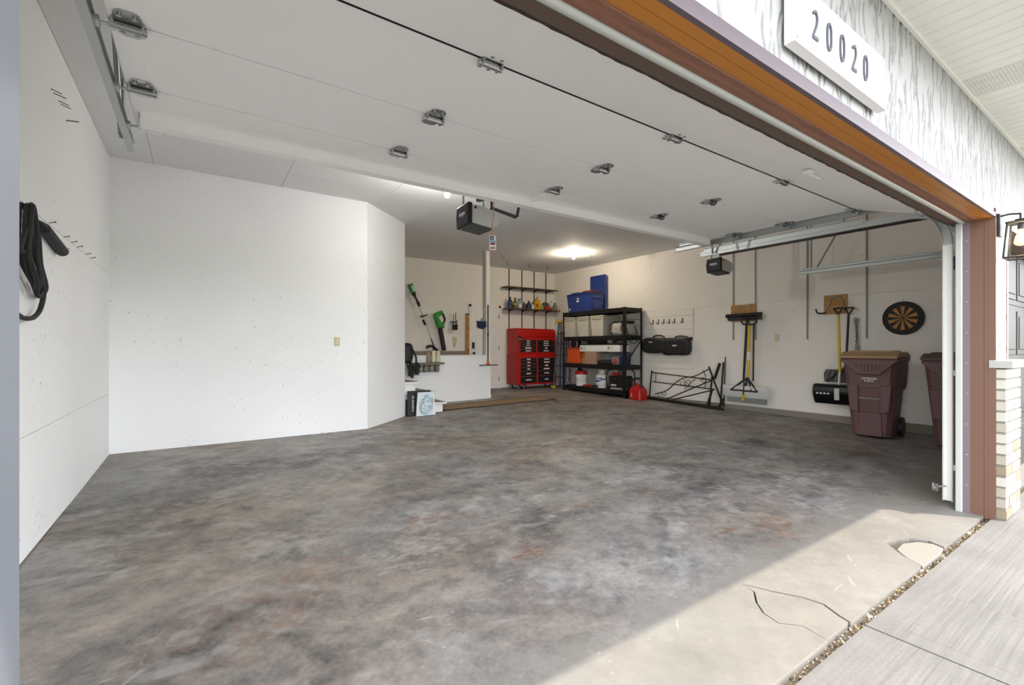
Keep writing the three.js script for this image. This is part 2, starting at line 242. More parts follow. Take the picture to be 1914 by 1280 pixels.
{ // walls of drywall sheets over a backing, joints left open a few millimetres
  const wr = struct('wall_right', box(RX + .012, RX + .2, 0, CY + .1, FO, BD + .2), MT, 'right wall of warm off-white drywall', 'wall');
  for (const [a, b] of [[.14, .738], [.742, 1.99], [1.994, CY]]) mesh('drywall_sheet', box(RX, RX + .0125, a, b, FI, BD), MT, wr);
  mesh('foundation_curb', box(RX, RX + .05, -.1, .138, FI, BD), M.concrete, wr);
  const wl = struct('wall_left', box(LX - .2, LX - .012, 0, CY + .1, FO, 6.7), MW, 'left wall of white painted drywall', 'wall');
  for (const [a, b] of [[.03, .698], [.702, 1.98], [1.984, CY]]) mesh('drywall_sheet', box(LX - .0125, LX, a, b, FI, 6.56), MW, wl);
  mesh('foundation_curb', box(LX - .1, LX - .004, -.1, .03, FI, 6.56), M.concrete, wl);
  const wb = struct('wall_back', box(2.7, RX + .2, 0, CY + .1, BD + .012, BD + .2), MT, 'far back wall of the garage', 'wall');
  for (const [a, b] of [[.17, .80], [.804, 1.99], [1.994, CY]]) mesh('drywall_sheet', [[2.75, 5.5], [6.44, RX]].map(([p, q]) => box(p, q, a, b, BD, BD + .0125)).concat(b > 2.4 ? [box(5.5, 6.44, 2.24, b, BD, BD + .0125)] : []), MT, wb);
  mesh('foundation_curb', [box(2.75, 5.5, -.05, .168, BD, BD + .05), box(6.44, RX, -.05, .168, BD, BD + .05)], M.concrete, wb);
  struct('trim_5', box(2.85, 5.4, 1.0, 1.115, BD - .03, BD), std('#8b7f70', .7), 'brownish wooden ledger board along the back wall', 'trim');
  // jutting white block of the house: long face, angled corner, hidden return
  const wa = struct('wall_middle', prism('y', [[LX - .02, 6.55], [1.986, 6.57], [2.84, 7.35], [2.84, BD + .1], [2.7, BD + .1], [2.7, 7.45], [1.95, 6.72], [LX - .02, 6.72]], .045, CY + .1), MW, 'broad blank white wall with an angled corner', 'wall');
  mesh('base_gap', prism('y', [[LX, 6.565], [1.98, 6.585], [2.83, 7.36], [2.83, 8], [2.72, 8], [2.72, 7.45], [1.95, 6.7], [LX, 6.7]], -.02, .05), M.concrete, wa);
  mesh('corner_bead', rod([1.987, .05, 6.569], [1.987, CY, 6.569], .004, .004, 6), MW, wa);
  // ceiling sheets
  const ce = struct('ceiling', box(LX - .2, RX + .2, CY + .012, CY + .12, FO - .05, BD + .2), MC, 'grey-white drywall ceiling', 'ceiling');
  const xs = [LX, -.41, .88, 2.13, 2.9, 4.13, 5.35, 6.57, 7.79, RX], ds = [[FI, 3.2, 5.9, BD], [FI, 4.4, BD]];
  for (let i = 0; i + 1 < xs.length; i++) { const D = ds[i % 2]; for (let j = 0; j + 1 < D.length; j++) mesh('drywall_sheet', box(xs[i] + .0022, xs[i + 1] - .0022, CY, CY + .0125, D[j] + .002, D[j + 1] - .002), MC, ce); }
}
const OX0 = -0.25, OX1 = 4.60, OH = 2.10, O2A = 5.09, O2B = 7.72;
{ // front wall: interior core with two openings, bark-textured white siding outside
  const wf = struct('wall_front', [box(LX - .2, OX0 - .04, -.1, CY + .1, FO + .014, FI), box(OX0 - .04, OX1 + .04, OH + .045, CY + .1, FO + .014, FI), box(OX1 + .04, O2A - .02, -.1, CY + .1, FO + .014, FI), box(O2A - .02, O2B, OH + .045, CY + .1, FO + .014, FI), box(O2B, RX + .2, -.1, CY + .1, FO + .014, FI)], MT, 'front wall around the garage doors', 'wall');
  function bark(x0, x1, y0, y1, dens, sx = .005, sy = .007) { // sheet pressed with wandering vertical creases
    const nx = Math.round((x1 - x0) / sx), ny = Math.round((y1 - y0) / sy), H = new Float32Array((nx + 1) * (ny + 1));
    const W = x1 - x0, T = y1 - y0;
    for (let k = 0; k < dens * W * T; k++) {
      let x = rr(-.02, W + .02), y = rr(-.1, T), L = rr(.05, .26), ph = rr(0, 6), am = rr(.003, .018), dep = rr(.007, .026), w = rr(.0035, .0075), lean = rr(-.12, .12);
      for (let s = 0; s < L; s += sy) {
        const yy = y + s, cx = x + lean * s + am * Math.sin(ph + s * 28) + .006 * (vn(s * 40, k, 5) - .5), e = Math.min(1, s / .03, (L - s) / .03) * dep, j = Math.round(yy / sy); if (j < 0 || j > ny) continue;
        for (let i = Math.max(0, Math.floor((cx - .03) / sx)); i <= Math.min(nx, Math.ceil((cx + .03) / sx)); i++) { const u = (i * sx - cx) / w, o = j * (nx + 1) + i; H[o] = Math.min(H[o], -e * Math.exp(-u * u * u * u) ); H[o] += .0009 * Math.exp(-((u - 2.2) ** 2)); }
      }
    }
    const pos = [], idx = [];
    for (let j = 0; j <= ny; j++) for (let i = 0; i <= nx; i++) { const x = x0 + i / nx * W, y = y0 + j / ny * T; pos.push(x, y, -(FO - H[j * (nx + 1) + i] - .003 * fbm(x * 9, y * 3, 77, 3))); }
    for (let j = 0; j < ny; j++) for (let i = 0; i < nx; i++) { const a = j * (nx + 1) + i, b = a + 1, c = a + nx + 1, e = c + 1; idx.push(a, b, e, a, e, c); }
    const g = new THREE.BufferGeometry(); g.setAttribute('position', new THREE.Float32BufferAttribute(pos, 3)); g.setIndex(idx); g.computeVertexNormals(); return g;
  }
  mesh('siding_panel', bark(-.4, O2A, OH + .06, 2.79, 190, .004, .007), M.siding, wf);
  mesh('siding_panel', bark(OX1 + .01, O2A, 1.1, OH + .06, 230), M.siding, wf);
  mesh('siding_panel', bark(O2A, RX + .2, OH + .02, 2.79, 200, .012, .014), M.siding, wf);
  mesh('siding_panel', bark(LX - .2, -.36, 0, 2.79, 150, .012, .014), M.siding, wf);
  // brown clad casing and jambs of the wide opening
  const t1 = struct('trim_1', prism('x', [[.79, 2.1], [.775, 2.103], [.775, 2.132], [.783, 2.138], [.783, 2.162], [.793, 2.168], [.813, 2.168], [.813, 2.14], [.7895, 2.14], [.7895, 2.1]], OX0 - .07, OX1 + .012), M.cladSkyTint, 'brown metal casing over the garage opening', 'trim');  // lavender grey is sky reflection put into the brown metal colour
  mesh('head_cladding', [box(OX0, OX1, 2.1, 2.135, .79, .826), box(OX0, OX1, 2.102, 2.135, .826, .8285), box(OX0, OX1, 2.1, 2.135, .8285, .866)], M.clad, t1);  // same metal as the jambs, with warm driveway bounce put into its colour
  mesh('head_stop', rb(OX0, OX1, 2.094, 2.14, .866, .926, .004), M.headerWood, t1);
  mesh('weather_seal', rod([OX0, 2.108, .946], [OX1, 2.108, .946], .021, .021, 14), M.vinyl, t1);
  mesh('inner_board', box(OX0 - .1, OX1 + .1, 2.1, 2.36, .968, 1.022), M.headerDark, t1);
  { const pts = []; for (let x = OX0; x < OX1; x += .02) pts.push([x, 2.102 + .004 * (vn(x * 30, 1, 3) - .5), 1.024 + .003 * (vn(x * 25, 9, 3) - .5)]); mesh('sealant_bead', tube(pts, .006, 300, 6), M.edgeBlack, t1); }
  const jambs = (name, s, X, lab) => { // s = +1: faces -x (right side), -1: faces +x
    const bx = (a, b, y0, y1, d0, d1) => s > 0 ? box(X + a, X + b, y0, y1, d0, d1) : box(X - b, X - a, y0, y1, d0, d1);
    const t = struct(name, [bx(0, .05, -.02, 2.0995, .813, .832), bx(.003, .05, -.02, 2.0995, .832, .835), bx(0, .05, -.02, 2.0995, .835, .905)], M.jamb, lab, 'trim');
    mesh('casing', [bx(0.0004, .012, -.02, 2.166, .775, .8125)], M.jamb, t);
    mesh('door_stop', bx(-.006, .04, -.02, 2.1, .905, .944), M.stop, t);
    mesh('weather_seal', s > 0 ? rb(X - .012, X + .03, -.02, 2.1, .944, .984, .008, 2) : rb(X - .03, X + .012, -.02, 2.1, .944, 1.07, .008, 2), s > 0 ? M.vinyl : std('#7b7f86', .5), t);  // left seal is coloured blue-grey for the skylight falling on it
    mesh('nail_head', Array.from({ length: 9 }, (_, i) => ball(X - s * .0065, .2 + i * .22, .922, .004, .4, 1, 1, 6)), M.galv, t);
  };
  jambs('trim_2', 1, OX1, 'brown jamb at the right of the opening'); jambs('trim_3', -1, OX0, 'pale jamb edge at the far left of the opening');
  const t4 = struct('trim_4', [box(O2A - .018, O2B, 2.1, 2.14, .795, .98), box(O2A - .018, O2A + .03, -.02, 2.0995, .795, .98), box(O2B - .03, O2B, -.02, 2.1, .79, .98)], M.jamb, 'brown frame of the closed second opening', 'trim');
  // vinyl soffit of narrow boards, fascia and roof
  const so = structGroup('soffit', 'white vinyl soffit of narrow boards under the eave', 'soffit'), holes = paint(1024, 1024, [1, 1], (u, v) => { const a = (u * 128) % 1 - .5, b = (v * 64) % 1 - .5, k = a * a + b * b < .06 ? 165 : 219; return [k, k, k * .98]; }), MV = new THREE.MeshStandardMaterial({ map: holes, roughness: .5 }), E0 = .2;
  for (let i = 0, x = -1.1; x < 8.6; i++, x += .1016) { const vent = i % 16 < 3; mesh('soffit_board', prism('d', [[x + .003, 2.786], [x + .008, 2.78], [x + .0936, 2.78], [x + .0986, 2.786], [x + .1016, 2.792], [x + .1016, 2.8], [x, 2.8], [x, 2.792]], E0, FO), vent ? MV : M.soffit, so); }
  mesh('wall_channel', rb(-1.1, 8.6, 2.768, 2.79, FO - .022, FO, .004), M.soffit, so);
  struct('fascia', rb(-1.2, 8.7, 2.74, 2.96, E0 - .025, E0, .004), M.soffit, 'white fascia board at the eave', 'trim');
  struct('roof', [prism('x', [[.1, 2.94], [.1, 3.0], [5.4, 5.1], [13, 3.0], [13, 2.94], [5.4, 5.02]], -1.2, 8.7), box(-1.1, 8.6, 2.93, 2.95, E0, FO + .1)], std('#5a544e', .95), 'brown shingled roof over the garage', 'roof');
}
{ // brick pier with stone cap beside the opening
  const pier = structGroup('brick_pier', 'pale brick pier between the garage doors', 'pier');
  mesh('mortar_core', box(4.614, 5.066, -.06, 1.04, .731, .812), std('#7d776d', .95), pier);
  const tones = ['#b3ada2', '#a59d8f', '#bcb7ad', '#968b7a', '#8a7d68'].map((c) => std(c, .88, 0, { bumpMap: fineBump, bumpScale: .004 })), c = .0752;
  for (let k = 0; k < 14; k++) {
    const y0 = .0 + k * c, cuts = k % 2 ? [4.61, 4.70, 4.905, 5.07] : [4.61, 4.81, 5.01, 5.07];
    for (let i = 0; i < 3; i++) { const o = rr(-.002, .002); mesh('brick', rb(cuts[i] + (i ? .005 : o), cuts[i + 1] - (i < 2 ? .005 : 0), y0, y0 + c - .011, .725 + rr(-.0025, .0025), .813, .004), tones[Math.floor(rnd() * (k < 8 ? 5 : 3))], pier); }
  }
  const cap = mesh('stone_cap', prism('d', [[4.592, 1.05], [5.09, 1.05], [5.09, 1.098], [5.08, 1.105], [4.602, 1.105], [4.592, 1.098]], .692, .81, .003), std('#a9a7a0', .85, 0, { bumpMap: fineBump, bumpScale: .005 }), pier);
}
{ // far white door with lock, hinges and casing
  const g = struct('door_1', box(5.575, 6.375, .17, 2.2, BD - .03, BD + .01), M.white, 'white door in the far back wall', 'door');
  for (const [a, b] of [[5.68, 5.94], [6.01, 6.27]]) for (const [c, e] of [[.36, .95], [1.1, 1.55], [1.68, 2.06]]) mesh('panel', [box(a, b, c, e, BD - .034, BD - .03), rb(a + .03, b - .03, c + .03, e - .03, BD - .042, BD - .03, .006)], M.white, g);
  mesh('door_casing', [rb(5.505, 5.575, .15, 2.27, BD - .028, BD, .006), rb(6.375, 6.44, .15, 2.27, BD - .028, BD, .006), rb(5.505, 6.44, 2.2, 2.27, BD - .028, BD, .006)], M.white, g);
  mesh('keypad_lock', rb(5.585, 5.65, 1.17, 1.33, BD - .065, BD - .03, .028, 3), M.black, g); mesh('knob', [rod([5.617, 1.06, BD - .03], [5.617, 1.06, BD - .07], .012), ball(5.617, 1.06, BD - .09, .033)], M.black, g);
  for (const y of [.4, 1.19, 1.985]) mesh('hinge', [rod([6.372, y - .05, BD - .04], [6.372, y + .05, BD - .04], .009)], M.darkGrey, g);
}
// ---------------------------------------------------------------- the wide garage door, raised overhead
const DY = 2.375, DX0 = -.27, DX1 = 4.655;
{
  const door = thing('garage_door', 'wide white sectional garage door raised overhead with steel hinges', 'garage door', [2.19, DY, 2.2]);
  const sec = [[[2.695, DY], [3.19, DY]], [[2.19, DY], [2.688, DY]], [[1.636, DY], [2.183, DY]], [[1.15, 2.22], [1.625, 2.371]]];
  sec.forEach(([a, b]) => { const L = Math.hypot(b[0] - a[0], b[1] - a[1]), nx = -(b[1] - a[1]) / L * .045, ny = (b[0] - a[0]) / L * .045, s = mesh('door_section', prism('x', [a, b, [b[0] + nx, b[1] + ny], [a[0] + nx, a[1] + ny]], DX0, DX1, .002), M.door, door);
    for (const [p, q] of [[DX0 + .004, DX0 + .085], [DX1 - .085, DX1 - .004]]) { mesh('end_stile', prism('x', [[a[0] + .006, a[1] - .002 + .0], [b[0] - .006, b[1] - .002], [b[0] - .006, b[1] + .002], [a[0] + .006, a[1] + .002]], p, q), M.whiteMetal, s); } });
  mesh('seam_gap_strip', box(DX0 + .002, DX1 - .002, DY - .0035, DY + .04, 1.6235, 1.6375), std('#0b0a0a', .9), door);  // black strip paints the shade of the open gap between sections
  // white U-shaped strut across the top section
  mesh('strut', [box(DX0 + .03, DX1 - .03, DY - .062, DY - .06, 2.965, 3.03), box(DX0 + .03, DX1 - .03, DY - .062, DY, 2.963, 2.966), box(DX0 + .03, DX1 - .03, DY - .062, DY, 3.029, 3.032), box(DX0 + .03, DX1 - .03, DY - .003, DY, 2.945, 2.965)], M.whiteMetal, door);
  mesh('operator_bar', [rb(2.18, 2.225, DY - .022, DY, 2.73, 3.14, .004)], M.whiteMetal, door);
  const hingeG = () => { // leaves taper away from a rolled knuckle
    const leaf = (s) => prism('y', [[-.042, s * .004], [.042, s * .004], [.03, s * .058], [.016, s * .07], [-.016, s * .07], [-.03, s * .058]].sort(() => 0), -.004, 0);
    return join([leaf(1), prism('y', [[-.03, -.058], [-.016, -.07], [.016, -.07], [.03, -.058], [.042, -.004], [-.042, -.004]], -.004, 0), rod([-.045, -.014, 0], [.045, -.014, 0], .012, .012, 10), box(-.04, -.033, -.022, 0, -.022, .022), box(.033, .04, -.022, 0, -.022, .022), ...[[.018, .045], [-.018, .045], [.018, -.045], [-.018, -.045]].map(([x, d]) => rod([x, -.01, d], [x, 0, d], .007, .007, 6))]);
  };
  const hg = hingeG().scale(1.2, 1.2, 1.2); boxUV(hg);
  const add = (x, d, y, tilt = 0) => { const m = new THREE.Mesh(hg, M.chrome); m.name = 'hinge'; m.castShadow = m.receiveShadow = true; m.position.set(x - 2.19, y - DY - .001, -(d - 2.2)); m.rotation.x = tilt; door.add(m); return m; };
  for (const x of [-.21, 1.0, 2.2, 3.42, 4.61]) { add(x, 1.63, DY, .16); add(x, 2.187, DY); add(x, 2.692, DY); }
  for (const X of [DX0 - .028, DX1 + .03]) for (const [d, y] of [[1.63, 2.352], [2.187, 2.352], [2.692, 2.352], [3.1, 2.345], [1.2, 2.235]]) { const s = X < 0 ? 1 : -1; mesh('roller', [rod([X, y, d], [X + s * .14, y, d], .0055), rod([X - s * .012, y, d], [X + s * .008, y, d], .021, .021, 14)], M.galv, door); }
  for (const X of [DX0 + .06, DX1 - .06]) mesh('top_bracket', [rb(X - .045, X + .045, DY - .03, DY, 3.04, 3.16, .003), box(X - .045, X + .045, DY - .06, DY, 3.06, 3.064)], M.whiteMetal, door);
  mesh('lift_handle', [rb(3.02, 3.07, 2.24, 2.255, 1.28, 1.33, .003), rod([3.045, 2.235, 1.3], [3.19, 2.235, 1.3], .006)], M.whiteMetal, door);
}
function track(name, label, X, side, low) { // side: -1 opens towards -x
  const t = thing(name, label, 'door track', [X, .03, 1.048], null), prof = [[-.028, 0], [-.028, .03], [-.025, .032], [-.025, .003], [.025, .003], [.025, .032], [.028, .03], [.028, 0]].map(([n, x]) => [n, side * x]), path = [];
  if (side > 0) prof.reverse();
  path.push([1.048, .03], [1.048, 1.0], [1.048, 1.975]); for (let i = 0; i <= 16; i++) { const a = i / 16 * Math.PI / 2; path.push([1.428 - .38 * Math.cos(a), 1.975 + .38 * Math.sin(a)]); }
  mesh('vertical_rail', sweep(path.slice(0, 3), prof, X - side * .03), M.whiteMetal, t); mesh('curved_rail', sweep(path.slice(3), prof, X - side * .03), M.galv, t);
  mesh('horizontal_rail', sweep([[1.428, 2.355], [2.4, 2.355], [3.47, 2.355]], prof, X - side * .03), M.galv, t);
  mesh('stiffening_angle', [box(X - side * .034 - .003, X - side * .034 + .003, 2.36, 2.415, 1.75, 3.42), box(X - side * .034 - .02, X - side * .034 + .02, 2.412, 2.416, 1.75, 3.42)], M.galv, t);
  for (const y of [.285, 1.0, 1.95]) { const b = mesh('wall_bracket', [box(X - .002 - side * .035, X + .002 - side * .035, y - .02, y + .02, .985, 1.055), box(X - side * .035 - .02, X - side * .035 + .02, y - .02, y + .02, .981, .985)], M.whiteMetal, t); mesh('bolt', [rod([X - side * .03, y, 1.03], [X - side * .045, y, 1.03], .008, .008, 6)], M.galv, b); }
  const px = X - side * .04; // perforated hanger to the ceiling
  const strap = (a, b) => { const g = [rod(a, b, .012, .012, 4)]; return g; };
  mesh('rear_hanger', [strap([px, 2.34, 3.3], [px, CY, 3.3]), strap([px, 2.34, 3.26], [px, CY, 2.75])], M.galvDark, t);
  return t;
}
track('door_track', 'steel door track along the left wall, ending over the white strut', -.305, 1);
track('door_track', 'steel roller track beside the right end of the raised white door', 4.69, -1);
track('door_track', 'steel track of the closed second door, nearest its opener rail', 5.23, 1);
track('door_track', 'steel track hung close to the dartboard wall', 7.75, -1);
{ // perforated hanger straps seen at the left track
  const holesAt = (x, y0, y1, d) => { const n = Math.floor((y1 - y0) / .045), g = []; const hs = []; for (let i = 0; i < n; i++) { const y = y0 + .025 + i * .045; hs.push([[d - .008, y - .008], [d + .008, y - .008], [d + .008, y + .008], [d - .008, y + .008]]); } return prism('x', [[d - .018, y0], [d + .018, y0], [d + .018, y1], [d - .018, y1]], x - .0015, x + .0015, 0, hs); };
  single('hanger_strap', 'dark perforated steel strap at the end of the left door track', 'hanger strap', holesAt(-.345, 2.36, CY, 3.2), M.galvDark, [-.345, 2.36, 3.2]);
  single('hanger_strap', 'dark perforated steel strap between left track and raised door', 'hanger strap', holesAt(-.29, 2.42, CY, 2.75), M.galvDark, [-.29, 2.42, 2.75]);
}
{ // closed second door, brown raised panels outside
  const d2 = thing('garage_door', 'closed brown panelled garage door behind the wall lantern', 'garage door', [6.4, 0, 1.0]);
  for (let k = 0; k < 4; k++) { const y0 = .005 + k * .533, s = mesh('door_section', box(O2A - .04, O2B + .04, y0, y0 + .528, .985, 1.03), M.sidingDoor, d2);
    for (let i = 0; i < 5; i++) { const x0 = O2A + .06 + i * .51; mesh('raised_panel', [rb(x0, x0 + .44, y0 + .05, y0 + .48, .976, .99, .006), rb(x0 + .05, x0 + .39, y0 + .1, y0 + .43, .968, .985, .012)], M.sidingDoor, s); } }
}
function opener(X, D, label, long) {
  const o = thing('door_opener', label, 'door opener', [X, 2.3, D]);
  mesh('body', prism('d', [[X - .12, 2.345], [X + .1, 2.315], [X + .165, 2.345], [X + .18, 2.42], [X + .15, 2.475], [X + .02, 2.51], [X - .12, 2.515]], D, D + .21, .012), M.silver, o);
  const c = mesh('end_cover', prism('x', [[D - .004, 2.335], [D + .22, 2.315], [D + .235, 2.42], [D + .22, 2.515], [D - .004, 2.525]], X - .165, X - .115, .008), M.black, o);
  mesh('light_base', prism('d', [[X - .16, 2.315], [X + .08, 2.292], [X + .115, 2.318], [X - .14, 2.34]], D + .005, D + .215, .003), M.darkGrey, o);
  mesh('button', rod([X - .085, 2.485, D + .002], [X - .085, 2.485, D - .008], .012), M.black, o);
  const lab = canvasTex(128, 64, (g, w, h) => { g.fillStyle = '#15151a'; g.fillRect(0, 0, w, h); g.fillStyle = '#d8dad9'; g.beginPath(); g.roundRect(8, 10, 112, 26, 8); g.fill(); g.fillStyle = '#444'; for (let i = 0; i < 8; i++) g.fillRect(18 + i * 12, 18, 8, 9); g.fillStyle = '#a9abab'; for (let i = 0; i < 5; i++) g.fillRect(34 + i * 12, 46, 9, 5); });
  decal(std('#fff', .5, 0, { map: lab }), .13, .065, o, [-.1657, .125, -.11], [0, -Math.PI / 2, 0], 'name_label');
  mesh('rail', [rb(X - .025, X + .025, 2.575, 2.605, 1.02, D + .1, .004)], M.steelRail, o);
  mesh('hanger_bracket', [box(X - .12, X - .117, 2.51, CY, D + .15, D + .185), box(X + .1, X + .103, 2.5, CY, D + .15, D + .185), box(X - .13, X + .11, 2.513, 2.516, D + .145, D + .19)], M.galvDark, o);
  return o;
}
{
  const o = opener(2.2, 3.72, 'silver and black door opener hanging in the middle of the ceiling');
  mesh('trolley', [rb(2.16, 2.24, 2.535, 2.6, 3.42, 3.58, .008)], M.cream, o);
  mesh('door_arm', [rod([2.2, 2.45, 3.56], [2.2, 2.285, 3.19], .015, .015, 4), rod([2.2, 2.28, 3.17], [2.2, 2.385, 3.13], .014, .014, 4), rod([2.2, 2.54, 3.57], [2.2, 2.44, 3.58], .012, .012, 6)], M.black, o);
  mesh('wire', tube([[2.06, 2.32, 3.9], [2.07, 2.27, 3.88], [2.11, 2.22, 3.86]], .004, 20, 6), std('#d8b98c', .6), o);
  const cord = thing('release_cord', 'red and white release cord with a colourful tag', 'release cord', [2.18, 2.08, 3.52]);
  mesh('cord', tube([[2.18, 2.53, 3.5], [2.19, 2.4, 3.52], [2.17, 2.3, 3.51], [2.18, 2.2, 3.52]], .006, 30, 6), std('#cf9c92', .8), cord);
  mesh('knot', ball(2.18, 2.22, 3.52, .024, 1, .8, 1), std('#c8a48f', .8), cord);
  const tag = canvasTex(64, 128, (g) => { g.fillStyle = '#d9e6e4'; g.fillRect(0, 0, 64, 128); g.fillStyle = '#1d2230'; g.fillRect(6, 6, 34, 36); g.fillStyle = '#e9eef0'; g.beginPath(); g.moveTo(14, 36); g.lineTo(22, 12); g.lineTo(32, 30); g.fill(); g.fillStyle = '#4a9fb3'; g.fillRect(0, 48, 64, 10); g.fillStyle = '#a52a7c'; g.beginPath(); g.ellipse(32, 74, 26, 12, 0, 0, 7); g.fill(); g.fillStyle = '#c0403c'; g.fillRect(8, 104, 48, 14); });
  const tg = new THREE.Mesh(new THREE.BoxGeometry(.06, .13, .004), std('#fff', .5, 0, { map: tag })); tg.name = 'tag'; tg.position.set(0, .05, 0); tg.rotation.y = -.5; cord.add(tg);
  opener(6.5, 3.9, 'smaller-looking black and white door opener near the right wall');
}
// ---------------------------------------------------------------- lamps
function ceilingBulb(x, d, label, cd, col, drop = 0) {
  const y = CY - drop, o = thing('ceiling_light', label, 'ceiling light', [x, y, d]);
  if (drop) mesh('added_stem', [rod([x, CY, d], [x, y - .01, d], .008), rod([x, CY, d], [x, CY - .02, d], .05, .045, 20)], M.white, o);  // invented drop, lowers the bulb to weaken its halo on the ceiling
  mesh('lampholder', lathe([[0, -.0], [.055, -.0], [.055, -.015], [.03, -.03], [.022, -.055], [0, -.055]], x, y, d), M.white, o);
  mesh('bulb', lathe([[.0, -.145], [.018, -.142], [.03, -.128], [.034, -.11], [.03, -.09], [.017, -.068], [.015, -.05], [0, -.05]], x, y, d, 16), std('#fff6e6', .4, 0, { emissive: new THREE.Color(...col), emissiveIntensity: 9 }), o);
  const l = new THREE.PointLight(new THREE.Color(...col), cd, 0, 2); l.position.set(0, -.11, 0); l.castShadow = true; l.shadow.radius = 1.5; o.add(l);
}
ceilingBulb(6.74, 7.55, 'bare warm bulb glowing on the ceiling above the storage shelf', 3.6, [1, .86, .66]);
ceilingBulb(2.40, 4.88, 'bare white bulb just showing below the raised door strut', 4.6, [1, .97, .92], .17);
{ // hooks screwed into the ceiling
  for (const [x, d, where] of [[6.03, 9.1, 'leftmost in the rear row above the bottle shelves'], [6.67, 9.1, 'middle one in the rear row above the bottle shelves'], [7.17, 9.03, 'rightmost in the rear row above the bottle shelves'], [5.5, 8.5, 'nearest the white post'], [6.4, 7.4, 'just left of the warm bulb'], [7.05, 7.35, 'just right of the warm bulb']])
    single('ceiling_hook', 'grey screw hook in the ceiling, ' + where, 'hook', tube([[x, CY, d], [x, CY - .06, d], [x + .015, CY - .1, d], [x + .045, CY - .1, d], [x + .05, CY - .07, d]], .005, 18, 6), M.darkGrey, [x, CY, d], 'screw hooks in the ceiling');
}
{ // wall lantern outside
  const x = 4.70, w = .785, c = .672, o = thing('wall_lantern', 'black box lantern with a glowing bulb beside the garage opening', 'wall lantern', [x, 1.8, w]);
  mesh('back_plate', [rb(x - .045, x + .045, 1.985, 2.145, w, w + .02, .006), rb(x - .035, x + .03, 1.975, 2.135, w - .02, w, .005)], M.black, o);
  mesh('arm', [tube([[x, 2.12, w - .02], [x, 2.125, w - .06], [x, 2.12, c + .02], [x, 2.118, c]], .006, 20, 6), rod([x, 2.12, c], [x, 2.075, c], .006), rb(x - .025, x + .025, 2.06, 2.08, c - .025, c + .025, .004)], M.black, o);
  const a = .055, b = .072, y0 = 1.815, y1 = 2.055, C = [[-1, -1], [1, -1], [1, 1], [-1, 1]];
  mesh('frame', [...C.map(([i, j]) => rod([x + i * b, y0, c + j * b], [x + i * a, y1, c + j * a], .006, .006, 4)), ...C.flatMap(([i, j], k) => { const [p, q] = C[(k + 1) % 4]; return [rod([x + i * b, y0, c + j * b], [x + p * b, y0, c + q * b], .0065, .0065, 4), rod([x + i * a, y1, c + j * a], [x + p * a, y1, c + q * a], .006, .006, 4)]; }), rb(x - .065, x + .065, 2.053, 2.063, c - .065, c + .065, .003)], M.black, o);
  const glass = new THREE.MeshPhysicalMaterial({ color: '#f2f4f2', roughness: .04, transmission: 1, thickness: 0, ior: 1.5 });
  for (let k = 0; k < 4; k++) { const [i, j] = C[k], [p, q] = C[(k + 1) % 4], g = new THREE.BufferGeometry(), P = [[x + i * b, y0, c + j * b], [x + p * b, y0, c + q * b], [x + p * a, y1, c + q * a], [x + i * a, y1, c + j * a]].map(v3); g.setFromPoints([P[0], P[1], P[2], P[0], P[2], P[3]]); g.setAttribute('uv', new THREE.Float32BufferAttribute(new Float32Array(12), 2)); g.computeVertexNormals(); mesh('glass_pane', g, glass, o); }
  mesh('socket', rod([x, 2.055, c], [x, 2.01, c], .015), M.black, o);
  mesh('bulb', lathe([[0, -.115], [.015, -.112], [.031, -.1], [.034, -.085], [.026, -.05], [.014, -.02], [.012, 0], [0, 0]], x, 2.01, c, 16), std('#ffdf9a', .3, 0, { emissive: new THREE.Color(1, .72, .3), emissiveIntensity: 1.6 }), o);
  const l = new THREE.PointLight(new THREE.Color(1, .72, .38), .25, 0, 2); l.position.set(0, 2.01 - .07 - 1.8, w - c); l.castShadow = true; o.add(l);
}
{ // address board
  const o = thing('address_sign', 'white house number board reading 20020', 'sign', [2.07, 2.232, .787]);
  mesh('board', [rb(1.655, 2.48, 2.232, 2.45, .758, .787, .003)], M.white, o); mesh('board_edge', [rb(1.655, 2.48, 2.222, 2.234, .75, .787, .003)], M.white, o);
  for (const [x, y] of [[1.69, 2.25], [2.45, 2.25], [1.69, 2.43], [2.45, 2.43]]) mesh('screw', ball(x, y, .758, .004, 1, 1, .4, 6), M.darkGrey, o);
  const font = await new FontLoader().loadAsync('fonts/droid/droid_sans_regular.typeface.json');
  [...'20020'].forEach((ch, i) => { const g = new TextGeometry(ch, { font, size: .092, depth: .006, curveSegments: 6, bevelEnabled: false }); g.computeBoundingBox(); const bb = g.boundingBox; g.translate(-(bb.min.x + bb.max.x) / 2, 0, 0).scale(.72, 1.12, 1).translate(1.815 + i * .112, 2.284, -.758); const m = mesh('digit', g, std('#4a4d57', .5), o); m.userData.label = 'grey numeral ' + ch; });
}
